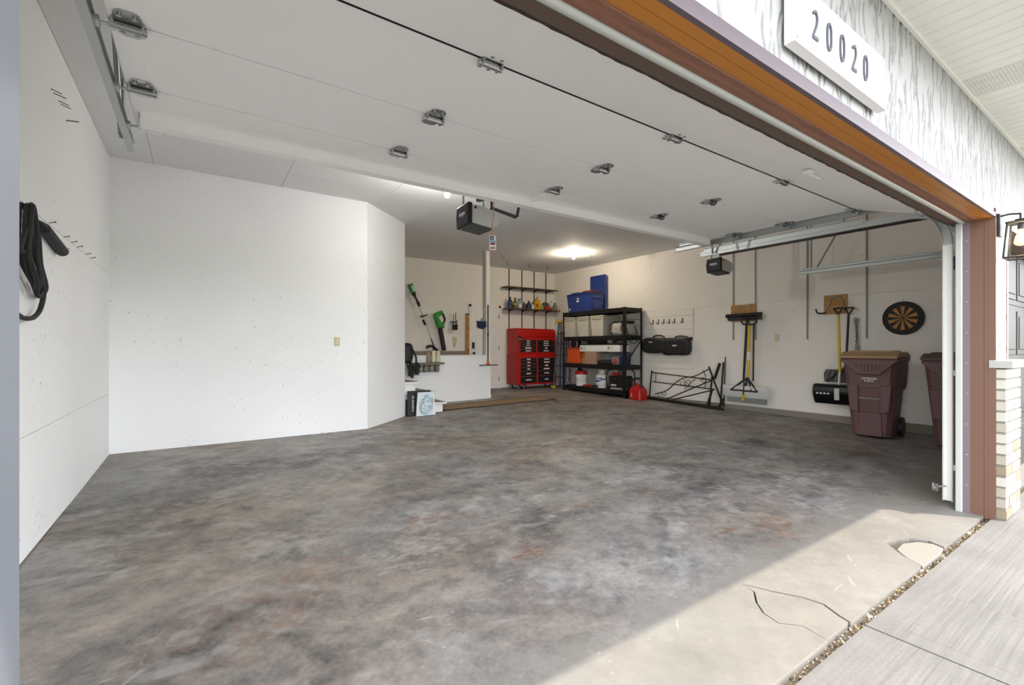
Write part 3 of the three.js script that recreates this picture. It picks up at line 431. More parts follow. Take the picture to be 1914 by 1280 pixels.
// ---------------------------------------------------------------- on the left wall and the white block
{
  const X = LX + .02, o = thing('cable_coil', 'black cable coiled over a hook on the left wall', 'cable', [X, 1.93, 3.47]);
  mesh('hook', [rod([LX, 1.93, 3.46], [LX + .06, 1.93, 3.46], .008), rod([LX + .06, 1.93, 3.46], [LX + .06, 1.96, 3.46], .008)], M.darkGrey, o);
  const loop = (w, h, sh, dx, tw) => tube([[X + dx, 1.945, 3.46], [X + dx + .005, 1.83, 3.46 + w * .55 + sh], [X + dx, 1.68, 3.46 + w * .85 + sh], [X + dx + tw, 1.94 - h + .06, 3.46 + w + sh], [X + dx, 1.94 - h, 3.46 + w * .72 + sh], [X + dx + tw, 1.94 - h + .05, 3.46 + w * .35 + sh], [X + dx, 1.68, 3.46 + sh * .6 - .06], [X + dx, 1.83, 3.42]], .0115, 80, 8, true);
  mesh('cable', [loop(.40, .45, .04, .0, .01), loop(.26, .46, .02, .025, .0), loop(.12, .44, -.02, .045, .01), loop(.3, .3, -.14, .03, .0)], M.blackRubber, o);
  mesh('loose_end', tube([[X + .03, 1.6, 3.68], [X + .03, 1.5, 3.74], [X + .02, 1.42, 3.73], [X + .02, 1.36, 3.6], [X + .02, 1.345, 3.42], [X + .02, 1.36, 3.3]], .0125, 40, 8), M.blackRubber, o);
  const p = thing('black_pipe', 'short black plastic pipe with a slanted end hung on the left wall', 'pipe', [LX + .03, 1.85, 4.05]);
  mesh('pipe_body', rod([LX + .03, 1.905, 3.85], [LX + .03, 1.842, 4.3], .03, .034, 16), M.blackRubber, p); mesh('slanted_tip', rod([LX + .02, 1.93, 3.76], [LX + .03, 1.905, 3.85], .006, .03, 16), M.blackRubber, p); mesh('nail', rod([LX, 1.85, 4.22], [LX + .08, 1.852, 4.22], .003), M.chrome, p);
  [[2.87, 4.16, .05], [2.87, 4.22, .06], [2.88, 4.36, .05], [2.884, 4.42, .05]].forEach(([y, d, l], i) => single('nail', ['first','second','third','fourth','fifth','sixth'][i] + ' from the left of four rusty nails high on the left wall', 'nail', [rod([LX, y, d], [LX + l, y - .012, d + .02], .0028, .0028, 6)], M.rust, [LX, y, d], 'four high nails'));
  single('nail', 'single thick rusty nail just below the four high nails', 'nail', [rod([LX, 2.834, 4.58], [LX + .06, 2.86, 4.63], .004, .004, 6)], M.rust, [LX, 2.834, 4.61]);
  [[1.99, 4.12], [1.974, 4.5], [1.985, 4.75], [1.985, 4.95], [1.985, 5.29], [1.985, 5.5]].forEach(([y, d], i) => single('nail', ['first','second','third','fourth','fifth','sixth'][i] + ' small nail along the left wall seam, counted from the cable', 'nail', [rod([LX, y, d], [LX + .03, y + .01, d], .0025, .0025, 6), ball(LX + .03, y + .01, d, .005, 1, 1, 1, 6)], M.rust, [LX, y, d], 'nails along the left wall seam'));
  const plate = (name, label, cat, x, y, d, face, c) => { const q = thing(name, label, cat, [x, y, d]); if (face === 'd') { mesh('plate', rb(x - .036, x + .036, y - .058, y + .058, d - .006, d, .003), c, q); mesh('switch', rb(x - .012, x + .012, y - .03, y + .03, d - .01, d - .004, .002), M.cream, q); } else { mesh('plate', rb(x - .006, x, y - .058, y + .058, d - .036, d + .036, .003), c, q); mesh('socket_face', [rb(x - .009, x - .004, y + .008, y + .04, d - .016, d + .016, .003), rb(x - .009, x - .004, y - .04, y - .008, d - .016, d + .016, .003)], M.cream, q); } };
  plate('wall_outlet', 'cream switch plate on the broad white wall', 'switch plate', 1.569, 1.278, 6.562, 'd', M.beige);
  plate('wall_outlet', 'cream outlet on the right wall between the yellow-handled tools', 'outlet', RX, 1.36, 4.02, 'x', M.beige);
  const sw = thing('wall_outlet', 'two stacked yellowed plates right of the leaf blower', 'switch plate', [5.115, 1.34, BD]); mesh('plate', [rb(5.06, 5.18, 1.33, 1.46, BD - .012, BD, .004), rb(5.085, 5.155, 1.21, 1.325, BD - .01, BD, .004)], M.beige, sw);
}
// ---------------------------------------------------------------- steps, half wall, post
const HD = 8.45;
{
  const st = thing('steps', 'white wooden steps beside the half wall', 'steps', [3.2, .06, 7.9]);
  [[3.57, .07, .235], [3.33, .235, .43], [3.06, .43, .61]].forEach(([x, y0, y1], i) => { const b = i ? y0 - .02 : y0 - .03; mesh('riser', box(2.845, x, b, y1 - .035, 7.44, HD - .032), M.white, st); const t = mesh('tread', rb(2.845, x + .075, y1 - .035, y1, 7.41, HD - .032, .016, 2), M.white, st); mesh('tread_grip', box(2.9, x + .06, y1, y1 + .004, 7.43, HD - .05), std('#8d8a84', .95), t); });
  const hw = struct('half_wall', box(2.84, 5.18, .06, 1.02, HD, HD + .12), MW, 'white half wall behind the steps', 'half wall');
  mesh('cap', rb(2.84, 5.185, 1.02, 1.042, HD - .012, HD + .135, .004), M.white, hw); mesh('base_strip', box(2.84, 5.185, .1, .2, HD - .008, HD), MW, hw); mesh('shelf_lip', rb(2.84, 3.6, .955, 1.02, HD - .03, HD, .004), M.white, hw);
  const post = struct('post', rb(5.02, 5.145, 1.04, CY, 8.39 + .06, 8.52, .005), std('#b9b4aa', .6), 'white post rising from the half wall to the ceiling', 'post'); mesh('corner_board', rb(5.06, 5.15, .9, CY, HD - .02, HD, .004), M.white, post);
}
{ // squeegee, duster
  const d = HD - .05, o = thing('squeegee', 'long black-handled squeegee hung upright on the post', 'squeegee', [5.085, .82, d]);
  mesh('handle', [rod([5.085, .86, d], [5.085, 2.1, d], .013), rod([5.085, 1.45, d], [5.085, 1.5, d], .018)], M.blackMetal, o); mesh('blade', [rb(4.88, 5.33, .812, .835, d - .012, d + .02, .005)], M.darkGrey, o); mesh('clamp', [prism('d', [[5.03, .835], [5.14, .835], [5.105, .87], [5.1, .91], [5.07, .91], [5.065, .87]], d - .015, d + .015, .003)], M.orange, o);
  const b = thing('duster', 'navy blue brush head hanging by a cord left of the squeegee', 'brush', [4.92, 1.66, d]);
  mesh('cord', tube([[5.0, 2.05, d], [4.96, 1.95, d - .01], [4.94, 1.8, d]], .005, 20, 5), M.white, b); mesh('neck', rod([4.935, 1.81, d], [4.92, 1.74, d], .01), M.black, b);
  const br = []; for (let i = 0; i < 22; i++) { const a = (i + .5) / 22, x = 4.82 + .2 * a, l = .09 + .05 * Math.sin(a * 3.14) + rr(0, .015); br.push(rod([x, 1.735, d - .03 + .06 * (i % 3) / 2], [x + (a - .5) * .02, 1.735 - l, d - .03 + .06 * (i % 3) / 2], .009, .011, 6)); } mesh('bristles', [rb(4.81, 5.03, 1.725, 1.752, d - .035, d + .035, .008), ...br], M.navy, b);
}
{ // boot shelf, hung boots, shoes, backpack
  const d1 = HD - .008, o = thing('boot_shelf', 'narrow grey-brown shelf board fixed to the half wall', 'shelf', [3.7, .89, d1]); const mb = std('#7b776b', .85);
  mesh('board', rb(3.36, 4.0, .885, .905, d1 - .2, d1, .004), mb, o); mesh('front_rail', rb(3.36, 4.0, .865, .886, d1 - .2, d1 - .18, .004), mb, o);
  for (let i = 0; i < 4; i++) { const x = 3.53 + i * .115, g = prism('x', [[d1 - .17, .865], [d1 - .06, .865], [d1 - .05, .8], [d1 - .03, .74], [d1 - .05, .715], [d1 - .12, .72], [d1 - .15, .76], [d1 - .14, .82]], x - .04, x + .045, .015); single('hung_boot', ['leftmost', 'second', 'third', 'rightmost'][i] + ' grey rubber boot hanging under the narrow shelf board', 'boot', g, std(['#8b887c', '#837f72', '#908c80', '#7d796d'][i], .75), [x, .865, d1 - .1], 'grey boots under the shelf'); }
  for (const x of [3.81, 3.905]) single('standing_boot', (x < 3.85 ? 'left' : 'right') + ' of two cream rubber boots standing on the shelf board', 'boot', lathe([[0, 0], [.04, 0], [.044, .02], [.038, .1], [.042, .22], [.045, .225], [.04, .23], [.036, .22], [.03, .06], [0, .05]], x, .906, d1 - .1, 18), M.cream, [x, .906, d1 - .1], 'cream boots on the shelf');
  single('standing_boot', 'brownish boot behind the cream boots', 'boot', lathe([[0, 0], [.045, 0], [.04, .1], [.042, .2], [.036, .2], [0, .05]], 3.72, .906, d1 - .07, 16), std('#9a8c74', .7), [3.72, .906, d1 - .07]);
  const bp = thing('backpack', 'black backpack hanging at the corner above the steps', 'backpack', [3.2, .9, 8.2]);
  mesh('pack', soft(.24, .38, .24, .5, .02, 4).translate(3.18, 1.09, -8.2), M.black, bp); mesh('strap', [tube([[3.25, 1.2, 8.08], [3.33, 1.0, 8.06], [3.3, .8, 8.08], [3.2, .68, 8.1]], .018, 30, 6), tube([[3.15, .92, 8.06], [3.2, .72, 8.05], [3.26, .64, 8.07], [3.3, .75, 8.1]], .014, 30, 6)], M.blackRubber, bp);
  [[3.3, 0], [3.42, .02]].forEach(([x, k], i) => { const s = thing('shoe', i ? 'black shoe with pale sole nearest the grey boots' : 'black shoe with pale sole under the backpack straps', 'shoe', [x, .88, 8.24]); mesh('upper', soft(.09, .24, .1, .6, .02, 7 + i, 24).translate(x, .78 + k, -8.24), M.blackRubber, s); mesh('sole', rb(x - .04, x + .045, .655 + k, .67 + k, 8.19, 8.29, .006), M.grey, s); mesh('lace_strap', tube([[x - .03, .88 + k, 8.2], [x + .02, .86 + k, 8.18], [x + .05, .8 + k, 8.2]], .012, 16, 6), M.black, s); });
}
{ // canvases leaning on the steps, runner
  const a = thing('picture_canvas', 'white canvas with a pale blue and black maze-like scribble', 'canvas', [3.13, .065, 7.17]);
  const art = canvasTex(256, 300, (g, w, h) => { g.fillStyle = '#d3e0e4'; g.fillRect(0, 0, w, h); let s = 5; const R = () => (s = (s * 16807) % 2147483647) / 2147483647; for (let k = 0; k < 15; k++) { const r = 10 + k * 9; for (let q = 0; q < 4 + k; q++) { const t = R() * 6.28, l = .25 + R() * .5; g.strokeStyle = R() < .6 ? '#4b7f95' : '#2b3138'; g.lineWidth = 2 + R() * 3; g.beginPath(); g.ellipse(w * .52, h * .55, r * .8, r, .5, t, t + l); g.stroke(); } } });
  mesh('panel', prism('d', [[2.965, .065], [3.3, .072], [3.27, .455], [2.99, .455]], 7.15, 7.19, .003), M.white, a);
  { const g = new THREE.PlaneGeometry(.28, .375); const m = new THREE.Mesh(g, std('#fff', .6, 0, { map: art })); m.name = 'picture_print'; m.position.set(0, .2, .0213); m.castShadow = m.receiveShadow = true; a.add(m); }
  const b = thing('picture_canvas', 'black panel with white lettering on its edge behind the scribbled canvas', 'canvas', [2.95, .065, 7.28]);
  mesh('panel', rb(2.86, 3.26, .065, .475, 7.26, 7.3, .003), M.black, b); const tx = canvasTex(64, 256, (g, w, h) => { g.fillStyle = '#151517'; g.fillRect(0, 0, w, h); g.save(); g.translate(w / 2, h / 2); g.rotate(-Math.PI / 2); g.strokeStyle = '#dcdcda'; strokes(g, -110, -16, 220, 32, 6, 11); g.restore(); });
  decal(std('#fff', .5, 0, { map: tx }), .06, .3, b, [-.005, .2, .0207], [0, 0, 0], 'lettering');
  single('picture_canvas', 'plain black board leaning beside the angled wall corner', 'canvas', prism('d', [[2.86, .065], [2.93, .065], [2.93, .26], [2.86, .33]], 7.33, 7.37, .002), M.black, [2.89, .065, 7.35]);
  const rug = thing('runner_mat', 'long brown runner mat with dark edging on the floor', 'mat', [4.9, .1, 7.7]);
  const strip = (x0, x1, d0, d1, t, n = 12) => { const pos = [], idx = []; for (let i = 0; i <= n; i++) { const x = mix(x0, x1, i / n); for (const d of [d0, d1]) pos.push(x, floorY(x, d) + t, -d); } for (let i = 0; i < n; i++) { const k = 2 * i; idx.push(k, k + 2, k + 3, k, k + 3, k + 1); } const g = new THREE.BufferGeometry(); g.setAttribute('position', new THREE.Float32BufferAttribute(pos, 3)); g.setIndex(idx); g.computeVertexNormals(); return g; };
  const edge = (x0, x1, d0, d1) => { const g = []; const n = 10; for (let i = 0; i < n; i++) { const a0 = mix(x0, x1, i / n), a1 = mix(x0, x1, (i + 1) / n), y = floorY((a0 + a1) / 2, (d0 + d1) / 2); g.push(box(a0, a1, y - .008, y + .012, d0, d1)); } return g; };
  mesh('weave', strip(3.64, 6.12, 7.5, 8.0, .01), new THREE.MeshStandardMaterial({ map: paint(256, 256, [4, 4], (u, v) => { const k = 1 + (fbm(u * 64, v * 64, 5, 2, 64) - .5) * .5 + .08 * Math.sin(v * 200); return [138 * k, 112 * k, 82 * k]; }), roughness: 1 }), rug);
  mesh('border', [edge(3.6, 6.16, 7.46, 7.5), edge(3.6, 6.16, 8.0, 8.04), box(3.6, 3.64, .06, floorY(3.6, 7.7) + .012, 7.46, 8.04), box(6.12, 6.16, .09, floorY(6.16, 7.7) + .012, 7.46, 8.04)], std('#3a2c22', .9), rug);
}
// ---------------------------------------------------------------- back wall
{
  const d = BD - .095, t = thing('string_trimmer', 'string trimmer with green battery end hanging aslant on the back wall', 'string trimmer', [4.25, 1.1, d]);
  const P = [[3.96, 2.6], [4.04, 2.42], [4.19, 2.14], [4.26, 1.95], [4.32, 1.82], [4.36, 1.72], [4.55, 1.2]].map(([x, y]) => [x, y, d]);
  mesh('battery', [rod([3.955, 2.63, d], [4.035, 2.44, d], .062, .055, 12)], M.green, t); mesh('battery_label', rod([3.98, 2.585, d - .045], [4.03, 2.465, d - .045], .03, .03, 6), std('#bfe3cd', .4), t);
  mesh('grip', [rod([4.035, 2.44, d], [4.075, 2.36, d], .055, .03, 12), rod([4.075, 2.36, d], [4.16, 2.2, d], .022), rod([4.14, 2.24, d], [4.185, 2.14, d], .036, .03)], M.black, t);
  mesh('shaft', [rod([4.17, 2.17, d], [4.36, 1.7, d], .016), rod([4.36, 1.72, d], [4.47, 1.4, d], .014)], M.silver, t); mesh('lower_shaft', rod([4.46, 1.43, d], [4.56, 1.17, d], .014), M.black, t);
  mesh('loop_handle', [rod([4.2, 1.9, d - .02], [4.37, 1.95, d - .02], .02, .012), rod([4.27, 1.83, d], [4.33, 1.72, d], .03)], M.black, t); mesh('head', [rod([4.53, 1.2, d], [4.65, 1.12, d], .035, .025), rod([4.5, 1.09, d], [4.6, 1.1, d], .05)], M.black, t); mesh('guard', tube([[4.55, 1.21, d], [4.44, 1.235, d], [4.36, 1.2, d]], .03, 12, 6), M.black, t);
  const b = thing('leaf_blower', 'green leaf blower with long black nozzle on the back wall', 'leaf blower', [4.7, 1.1, d]);
  mesh('housing', prism('d', [[4.52, 1.93], [4.56, 2.0], [4.7, 2.06], [4.74, 2.04], [4.72, 1.96], [4.64, 1.93], [4.63, 1.88], [4.72, 1.76], [4.76, 1.8], [4.77, 1.66], [4.62, 1.66], [4.58, 1.78]], d - .1, d + .03, .015), M.green, b); mesh('rear_handle', tube([[4.72, 2.04, d - .03], [4.78, 1.93, d - .03], [4.8, 1.85, d - .03], [4.76, 1.74, d - .03]], .026, 24, 8), M.black, b); mesh('nozzle', rod([4.69, 1.7, d], [4.8, 1.13, d], .055, .052, 16), M.black, b);
  const h = thing('tool_rack', 'small black rack of hanging hand tools left of the wooden level', 'tool rack', [5.08, 1.6, d]);
  mesh('rail', rb(5.0, 5.14, 1.8, 1.82, d - .02, BD - .001, .003), M.black, h); [[5.045, 1.98, 1.72], [5.1, 2.03, 1.66], [5.125, 1.86, 1.65]].forEach(([x, a, c]) => mesh('tool', [rod([x, c, d - .01], [x, a, d - .01], .009)], M.darkGrey, h)); mesh('holder', [rb(5.02, 5.07, 1.615, 1.74, d - .05, d + .03, .01), rb(5.075, 5.14, 1.62, 1.75, d - .05, d + .03, .01)], M.black, h);
  const l = thing('wooden_level', 'tall wooden board standing beside the white back door', 'wood board', [5.465, .135, BD - .035]); mesh('plank', rb(5.42, 5.5, .135, 2.02, BD - .06, BD - .01, .003), M.oak, l); mesh('end_cap', [rb(5.418, 5.502, 2.0, 2.03, BD - .062, BD - .008, .003), rb(5.45, 5.48, 1.05, 1.18, BD - .064, BD - .058, .003), rb(5.455, 5.48, 1.64, 1.72, BD - .064, BD - .058, .003)], M.headerDark, l);
  // slotted shelf standards and two boards
  for (const [x, lab] of [[6.70, 'leftmost'], [7.11, 'second'], [7.515, 'third'], [7.92, 'rightmost']]) single('shelf_standard', lab + ' dark slotted standard above the red tool chest', 'shelf standard', box(x - .011, x + .011, 1.5, CY, BD - .014, BD), M.steelRail, [x, 1.5, BD], 'standards on the back wall');
  [[2.735, 6.45, 8.13, 'upper brown shelf board on the back wall, empty', 'u'], [2.185, 6.5, 8.2, 'lower brown shelf board on the back wall holding bottles', 'l']].forEach(([y, x0, x1, lab]) => { const s = thing('shelf_board', lab, 'shelf', [7.3, y, BD - .15]); mesh('board', rb(x0, x1, y, y + .022, BD - .3, BD - .016, .004), M.walnut, s); for (const x of [6.70, 7.11, 7.515, 7.92]) mesh('bracket', prism('x', [[BD - .014, y - .075], [BD - .014, y], [BD - .27, y], [BD - .27, y - .015], [BD - .06, y - .03]], x - .006, x + .006), M.steelRail, s); });
}
{ // bottles along the lower shelf, left to right
  const y = 2.208, d = BD - .17;
  const jug = (x, w, h, mat, cap, lab, capH = .03, name = 'bottle', cat = 'bottle', extra) => { const o = thing(name, lab, cat, [x, y, d]); mesh('body', lathe([[0, 0], [w * .48, 0], [w * .5, .01], [w * .5, h * .62], [w * .42, h * .76], [w * .18, h * .86], [w * .16, h], [0, h]], x, y, d, 16), mat, o); mesh('cap', lathe([[0, h], [w * .2, h], [w * .2, h + capH], [0, h + capH]], x, y, d, 12), cap, o); if (extra) extra(o); return o; };
  const band = (x, w, h0, h1, mat) => (o) => mesh('bottle_label', lathe([[w * .505, h0], [w * .505, h1]], x, y, d, 16), mat, o);
  const P = std('#32507e', .35), G = std('#4a6b3a', .4), LB = std('#8fa9c4', .3), Y = std('#e0a91a', .4), Rd = std('#b03a2a', .4), Wt = std('#d9d8d4', .4);
  jug(6.62, .13, .26, std('#1c355f', .35), M.navy, 'dark blue bottle at the left end of the bottle shelf');
  jug(6.78, .13, .22, G, M.red, 'green bottle with a red cap beside the dark blue bottle', .06, 'bottle', 'bottle', band(6.78, .13, .09, .13, Y));
  { const x = 6.93, o = jug(x, .12, .2, LB, Wt, 'pale blue spray bottle on the bottle shelf', .02); mesh('trigger_head', [rb(x - .06, x + .03, y + .215, y + .255, d - .015, d + .015, .006), rod([x - .05, y + .22, d], [x - .035, y + .17, d], .007)], P, o); mesh('bottle_label', lathe([[.0605, .03], [.0605, .12]], x, y, d, 16), Wt, o); }
  jug(7.06, .11, .15, std('#4b2c3a', .4), M.black, 'small maroon bottle right of the spray bottle');
  jug(7.22, .14, .2, M.navy, M.navy, 'navy round canister in the middle of the bottle shelf', .02);
  jug(7.345, .09, .15, Wt, std('#3a2a20', .5), 'white bottle with a brown cap by the yellow jug', .04);
  { const x = 7.5, o = thing('jug', 'bright yellow jug with an angled spout on the bottle shelf', 'jug', [x, y, d]); mesh('body', prism('d', [[x - .085, y], [x + .085, y], [x + .085, y + .18], [x + .05, y + .25], [x - .02, y + .3], [x - .05, y + .29], [x - .075, y + .2]], d - .05, d + .05, .012), Y, o); mesh('spout', rod([x - .03, y + .28, d], [x + .0, y + .36, d], .018, .008), std('#8a7a2c', .4), o); mesh('jug_label', rb(x - .07, x - .01, y + .05, y + .16, d - .052, d - .045, .002), std('#8a3b16', .5), o); }
  jug(7.66, .09, .14, std('#8ca05a', .4), Y, 'small green and yellow bottle right of the yellow jug', .03);
  { const o = thing('spray_can', 'red can lying on its side on the bottle shelf', 'can', [7.8, y, d - .05]); mesh('body', rod([7.72, y + .045, d - .06], [7.92, y + .045, d - .06], .045, .045, 16), Rd, o); mesh('lid', rod([7.92, y + .045, d - .06], [7.95, y + .045, d - .06], .03, .03, 14), std('#d66a3a', .4), o); }
  { const o = thing('spray_can', 'upright white and grey can beside the lying red can', 'can', [7.97, y, d - .02]); mesh('body', lathe([[0, 0], [.035, 0], [.035, .2], [.02, .22], [0, .22]], 7.965, y, d - .02, 16), Wt, o); mesh('lid', lathe([[0, .22], [.022, .22], [.022, .25], [0, .25]], 7.965, y, d - .02, 12), M.grey, o); }
  { const o = thing('black_pouch', 'dark folded pouch behind the lying red can', 'pouch', [7.82, y, d + .06]); mesh('pouch', soft(.2, .22, .1, .6, .02, 6, 20).translate(7.82, y + .11, -(d + .06)), M.darkGrey, o); }
  jug(8.1, .13, .19, std('#6c6f63', .35), M.darkGrey, 'smoky grey jar at the right end of the bottle shelf', .02);
}
{ // red tool chest
  const x0 = 6.6, x1 = 7.86, d0 = 9.49, d1 = 9.97, y0 = .255, o = thing('tool_chest', 'red rolling tool chest with black drawers', 'tool chest', [7.23, .15, 9.73]);
  mesh('lower_cabinet', rb(x0, x1, y0, 1.04, d0, d1, .008), M.red, o); mesh('upper_chest', [rb(x0 + .015, x1 - .015, 1.045, 1.46, d0 + .02, d1, .008)], M.red, o); mesh('lid', prism('x', [[d0 + .015, 1.46], [d1, 1.46], [d1, 1.685], [d0 + .1, 1.685], [d0 + .03, 1.64], [d0 + .015, 1.6]], x0 + .01, x1 - .01, .006), M.red, o);
  mesh('lid_panel', rb(x0 + .03, x1 - .03, 1.475, 1.5, d0 + .006, d0 + .02, .004), M.redDark, o); mesh('side_panel', [rb(x0 - .012, x0 + .01, .3, 1.0, d0 + .05, d1 - .05, .004)], M.redDark, o);
  const em = mesh('lid_emblem', [rb(x0 + .035, x0 + .13, 1.36, 1.47, d0 + .008, d0 + .016, .003)], M.black, o); mesh('emblem_mark', [rod([x0 + .055, 1.385, d0 + .006], [x0 + .083, 1.435, d0 + .006], .007, .007, 6), rod([x0 + .111, 1.385, d0 + .006], [x0 + .083, 1.435, d0 + .006], .007, .007, 6)], M.silver, em);
  const cols = [[x0 + .1, x0 + .6], [x0 + .65, x1 - .05]], low = [[.295, .46], [.475, .6], [.612, .69], [.702, .775], [.787, .855], [.867, .93]], up = [[1.085, 1.14], [1.15, 1.22], [1.23, 1.275], [1.285, 1.33], [1.34, 1.385]];
  cols.forEach(([a, b]) => [...low, ...up].forEach(([c, e]) => { const dd = c > 1 ? d0 + .014 : d0 - .006, w = mesh('drawer', rb(a, b, c, e, dd, dd + .02, .003), M.black, o); mesh('drawer_pull', rb(a, b, e - .004, e + .007, dd - .012, dd + .006, .003), M.chrome, w); const lw = rr(.08, .2), m = (a + b) / 2, h = Math.min(.028, (e - c) * .4); mesh('drawer_tag', box(m - lw / 2, m + lw / 2, (c + e) / 2 - h / 2, (c + e) / 2 + h / 2, dd - .0015, dd), M.white, w); }));
  mesh('toe_rail', box(x0 + .05, x1 - .05, 1.04, 1.046, d0 + .02, d1), M.black, o);
  for (const [x, d] of [[x0 + .1, d0 + .07], [x1 - .1, d0 + .07], [x0 + .1, d1 - .08], [x1 - .1, d1 - .08], [x0 + .28, d0 + .07]]) { const c = mesh('caster', [box(x - .03, x + .03, .248, .257, d - .04, d + .04), rb(x - .03, x - .024, .185, .25, d - .02, d + .02, .002), rb(x + .024, x + .03, .185, .25, d - .02, d + .02, .002)], M.galvDark, o); mesh('wheel', [rod([x - .018, .194, d], [x + .018, .194, d], .05, .05, 18)], M.black, c); mesh('hub', rod([x - .02, .194, d], [x + .02, .194, d], .03, .03, 12), M.white, c); }
}
{ // stepladder folded between chest and shelf
  const o = thing('stepladder', 'blue folding stepladder with yellow top beside the red tool chest', 'stepladder', [7.76, .14, 9.2]), m = M.ladder;
  for (const s of [-1, 1]) { mesh('front_rail', rod([7.71, .14, 9.2 + s * .23], [7.84, 1.86, 9.2 + s * .15], .028, .022, 6), m, o); mesh('rear_rail', rod([7.91, .14, 9.2 + s * .2], [7.89, 1.84, 9.2 + s * .13], .018, .016, 6), m, o); mesh('foot', rb(7.66, 7.76, .138, .2, 9.2 + s * .23 - .035, 9.2 + s * .23 + .035, .01), M.yellow, o); }
  for (let k = 0; k < 5; k++) { const t = (k + 1) / 6, w = mix(.23, .15, t); mesh('step', rb(7.68 + t * .12, 7.78 + t * .12, .15 + 1.71 * t - .012, .15 + 1.71 * t + .012, 9.2 - w, 9.2 + w, .004), k ? M.darkGrey : M.darkGrey, o); }
  mesh('top_cap', rb(7.74, 7.96, 1.84, 1.9, 9.03, 9.38, .015, 2), M.yellow, o);
}
// ---------------------------------------------------------------- black storage shelf on the right wall
const SX0 = 7.6, SX1 = 8.16, SD0 = 6.88, SD1 = 8.92, TIER = [.25, .795, 1.45, 2.055];
{
  const o = thing('storage_shelf', 'black steel four-tier storage shelf against the right wall', 'shelf unit', [7.88, .1, 7.9]);
  for (const [x, d, s] of [[SX0, SD0, 1], [SX1, SD0, -1], [SX0, SD1, 1], [SX1, SD1, -1]]) { const e = d === SD0 ? 1 : -1; mesh('upright', [box(Math.min(x, x + s * .05), Math.max(x, x + s * .05), .1, 2.075, d - .002, d + .002), box(x - .002, x + .002, .1, 2.075, Math.min(d, d + e * .05), Math.max(d, d + e * .05))], M.blackMetal, o); mesh('foot', box(Math.min(x, x + s * .05), Math.max(x, x + s * .05), .09, .11, Math.min(d, d + e * .05), Math.max(d, d + e * .05)), M.black, o); }
  for (const y of TIER) { const t = mesh('deck', box(SX0 + .01, SX1 - .01, y - .018, y, SD0 + .01, SD1 - .01), M.black, o); mesh('beam', [rb(SX0 - .004, SX0 + .03, y - .085, y + .012, SD0, SD1, .005), rb(SX1 - .03, SX1 + .004, y - .085, y + .012, SD0, SD1, .005), rb(SX0, SX1, y - .085, y + .012, SD0 - .004, SD0 + .03, .005), rb(SX0, SX1, y - .085, y + .012, SD1 - .03, SD1 + .004, .005)], M.blackMetal, t); }
  mesh('end_brace', [rod([SX0 + .02, .82, SD0 + .01], [SX1 - .02, 1.36, SD0 + .01], .014, .014, 4), box(SX0, SX1, 1.8, 1.812, SD0 - .002, SD0 + .004)], M.blackMetal, o);
}
function tub(o, x0, x1, y, h, d0, d1, mat, taper = .03, rim = .018) { // open tapered box with a rolled rim
  const ring = (k, yy) => [[x0 + k, yy, d0 + k], [x1 - k, yy, d0 + k], [x1 - k, yy, d1 - k], [x0 + k, yy, d1 - k]], B = ring(taper, y), T = ring(0, y + h), Bi = ring(taper + .004, y + .006), Ti = ring(.004, y + h), pos = [];
  const q = (a, b, c, e) => { for (const v of [a, b, c, a, c, e]) pos.push(v[0], v[1], -v[2]); };
  for (let i = 0; i < 4; i++) { const j = (i + 1) % 4; q(B[i], B[j], T[j], T[i]); q(Bi[j], Bi[i], Ti[i], Ti[j]); q(T[i], T[j], Ti[j], Ti[i]); } q(B[3], B[2], B[1], B[0]); q(Bi[0], Bi[1], Bi[2], Bi[3]);
  const g = new THREE.BufferGeometry(); g.setAttribute('position', new THREE.Float32BufferAttribute(pos, 3)); g.computeVertexNormals(); g.setAttribute('uv', new THREE.Float32BufferAttribute(new Float32Array(pos.length / 3 * 2), 2));
  const edges = T.flatMap((p, i) => [rod(p, T[(i + 1) % 4], .009, .009, 6)]), corner = B.map((p, i) => rod(p, T[i], .008, .008, 6));
  const m = mesh('tub_body', [g, ...corner], mat, o); mesh('rim', [...edges, ...ring(-.012, y + h - rim).map((p, i, a) => rod(p, a[(i + 1) % 4], .007, .007, 6))], mat, m); return m;
}
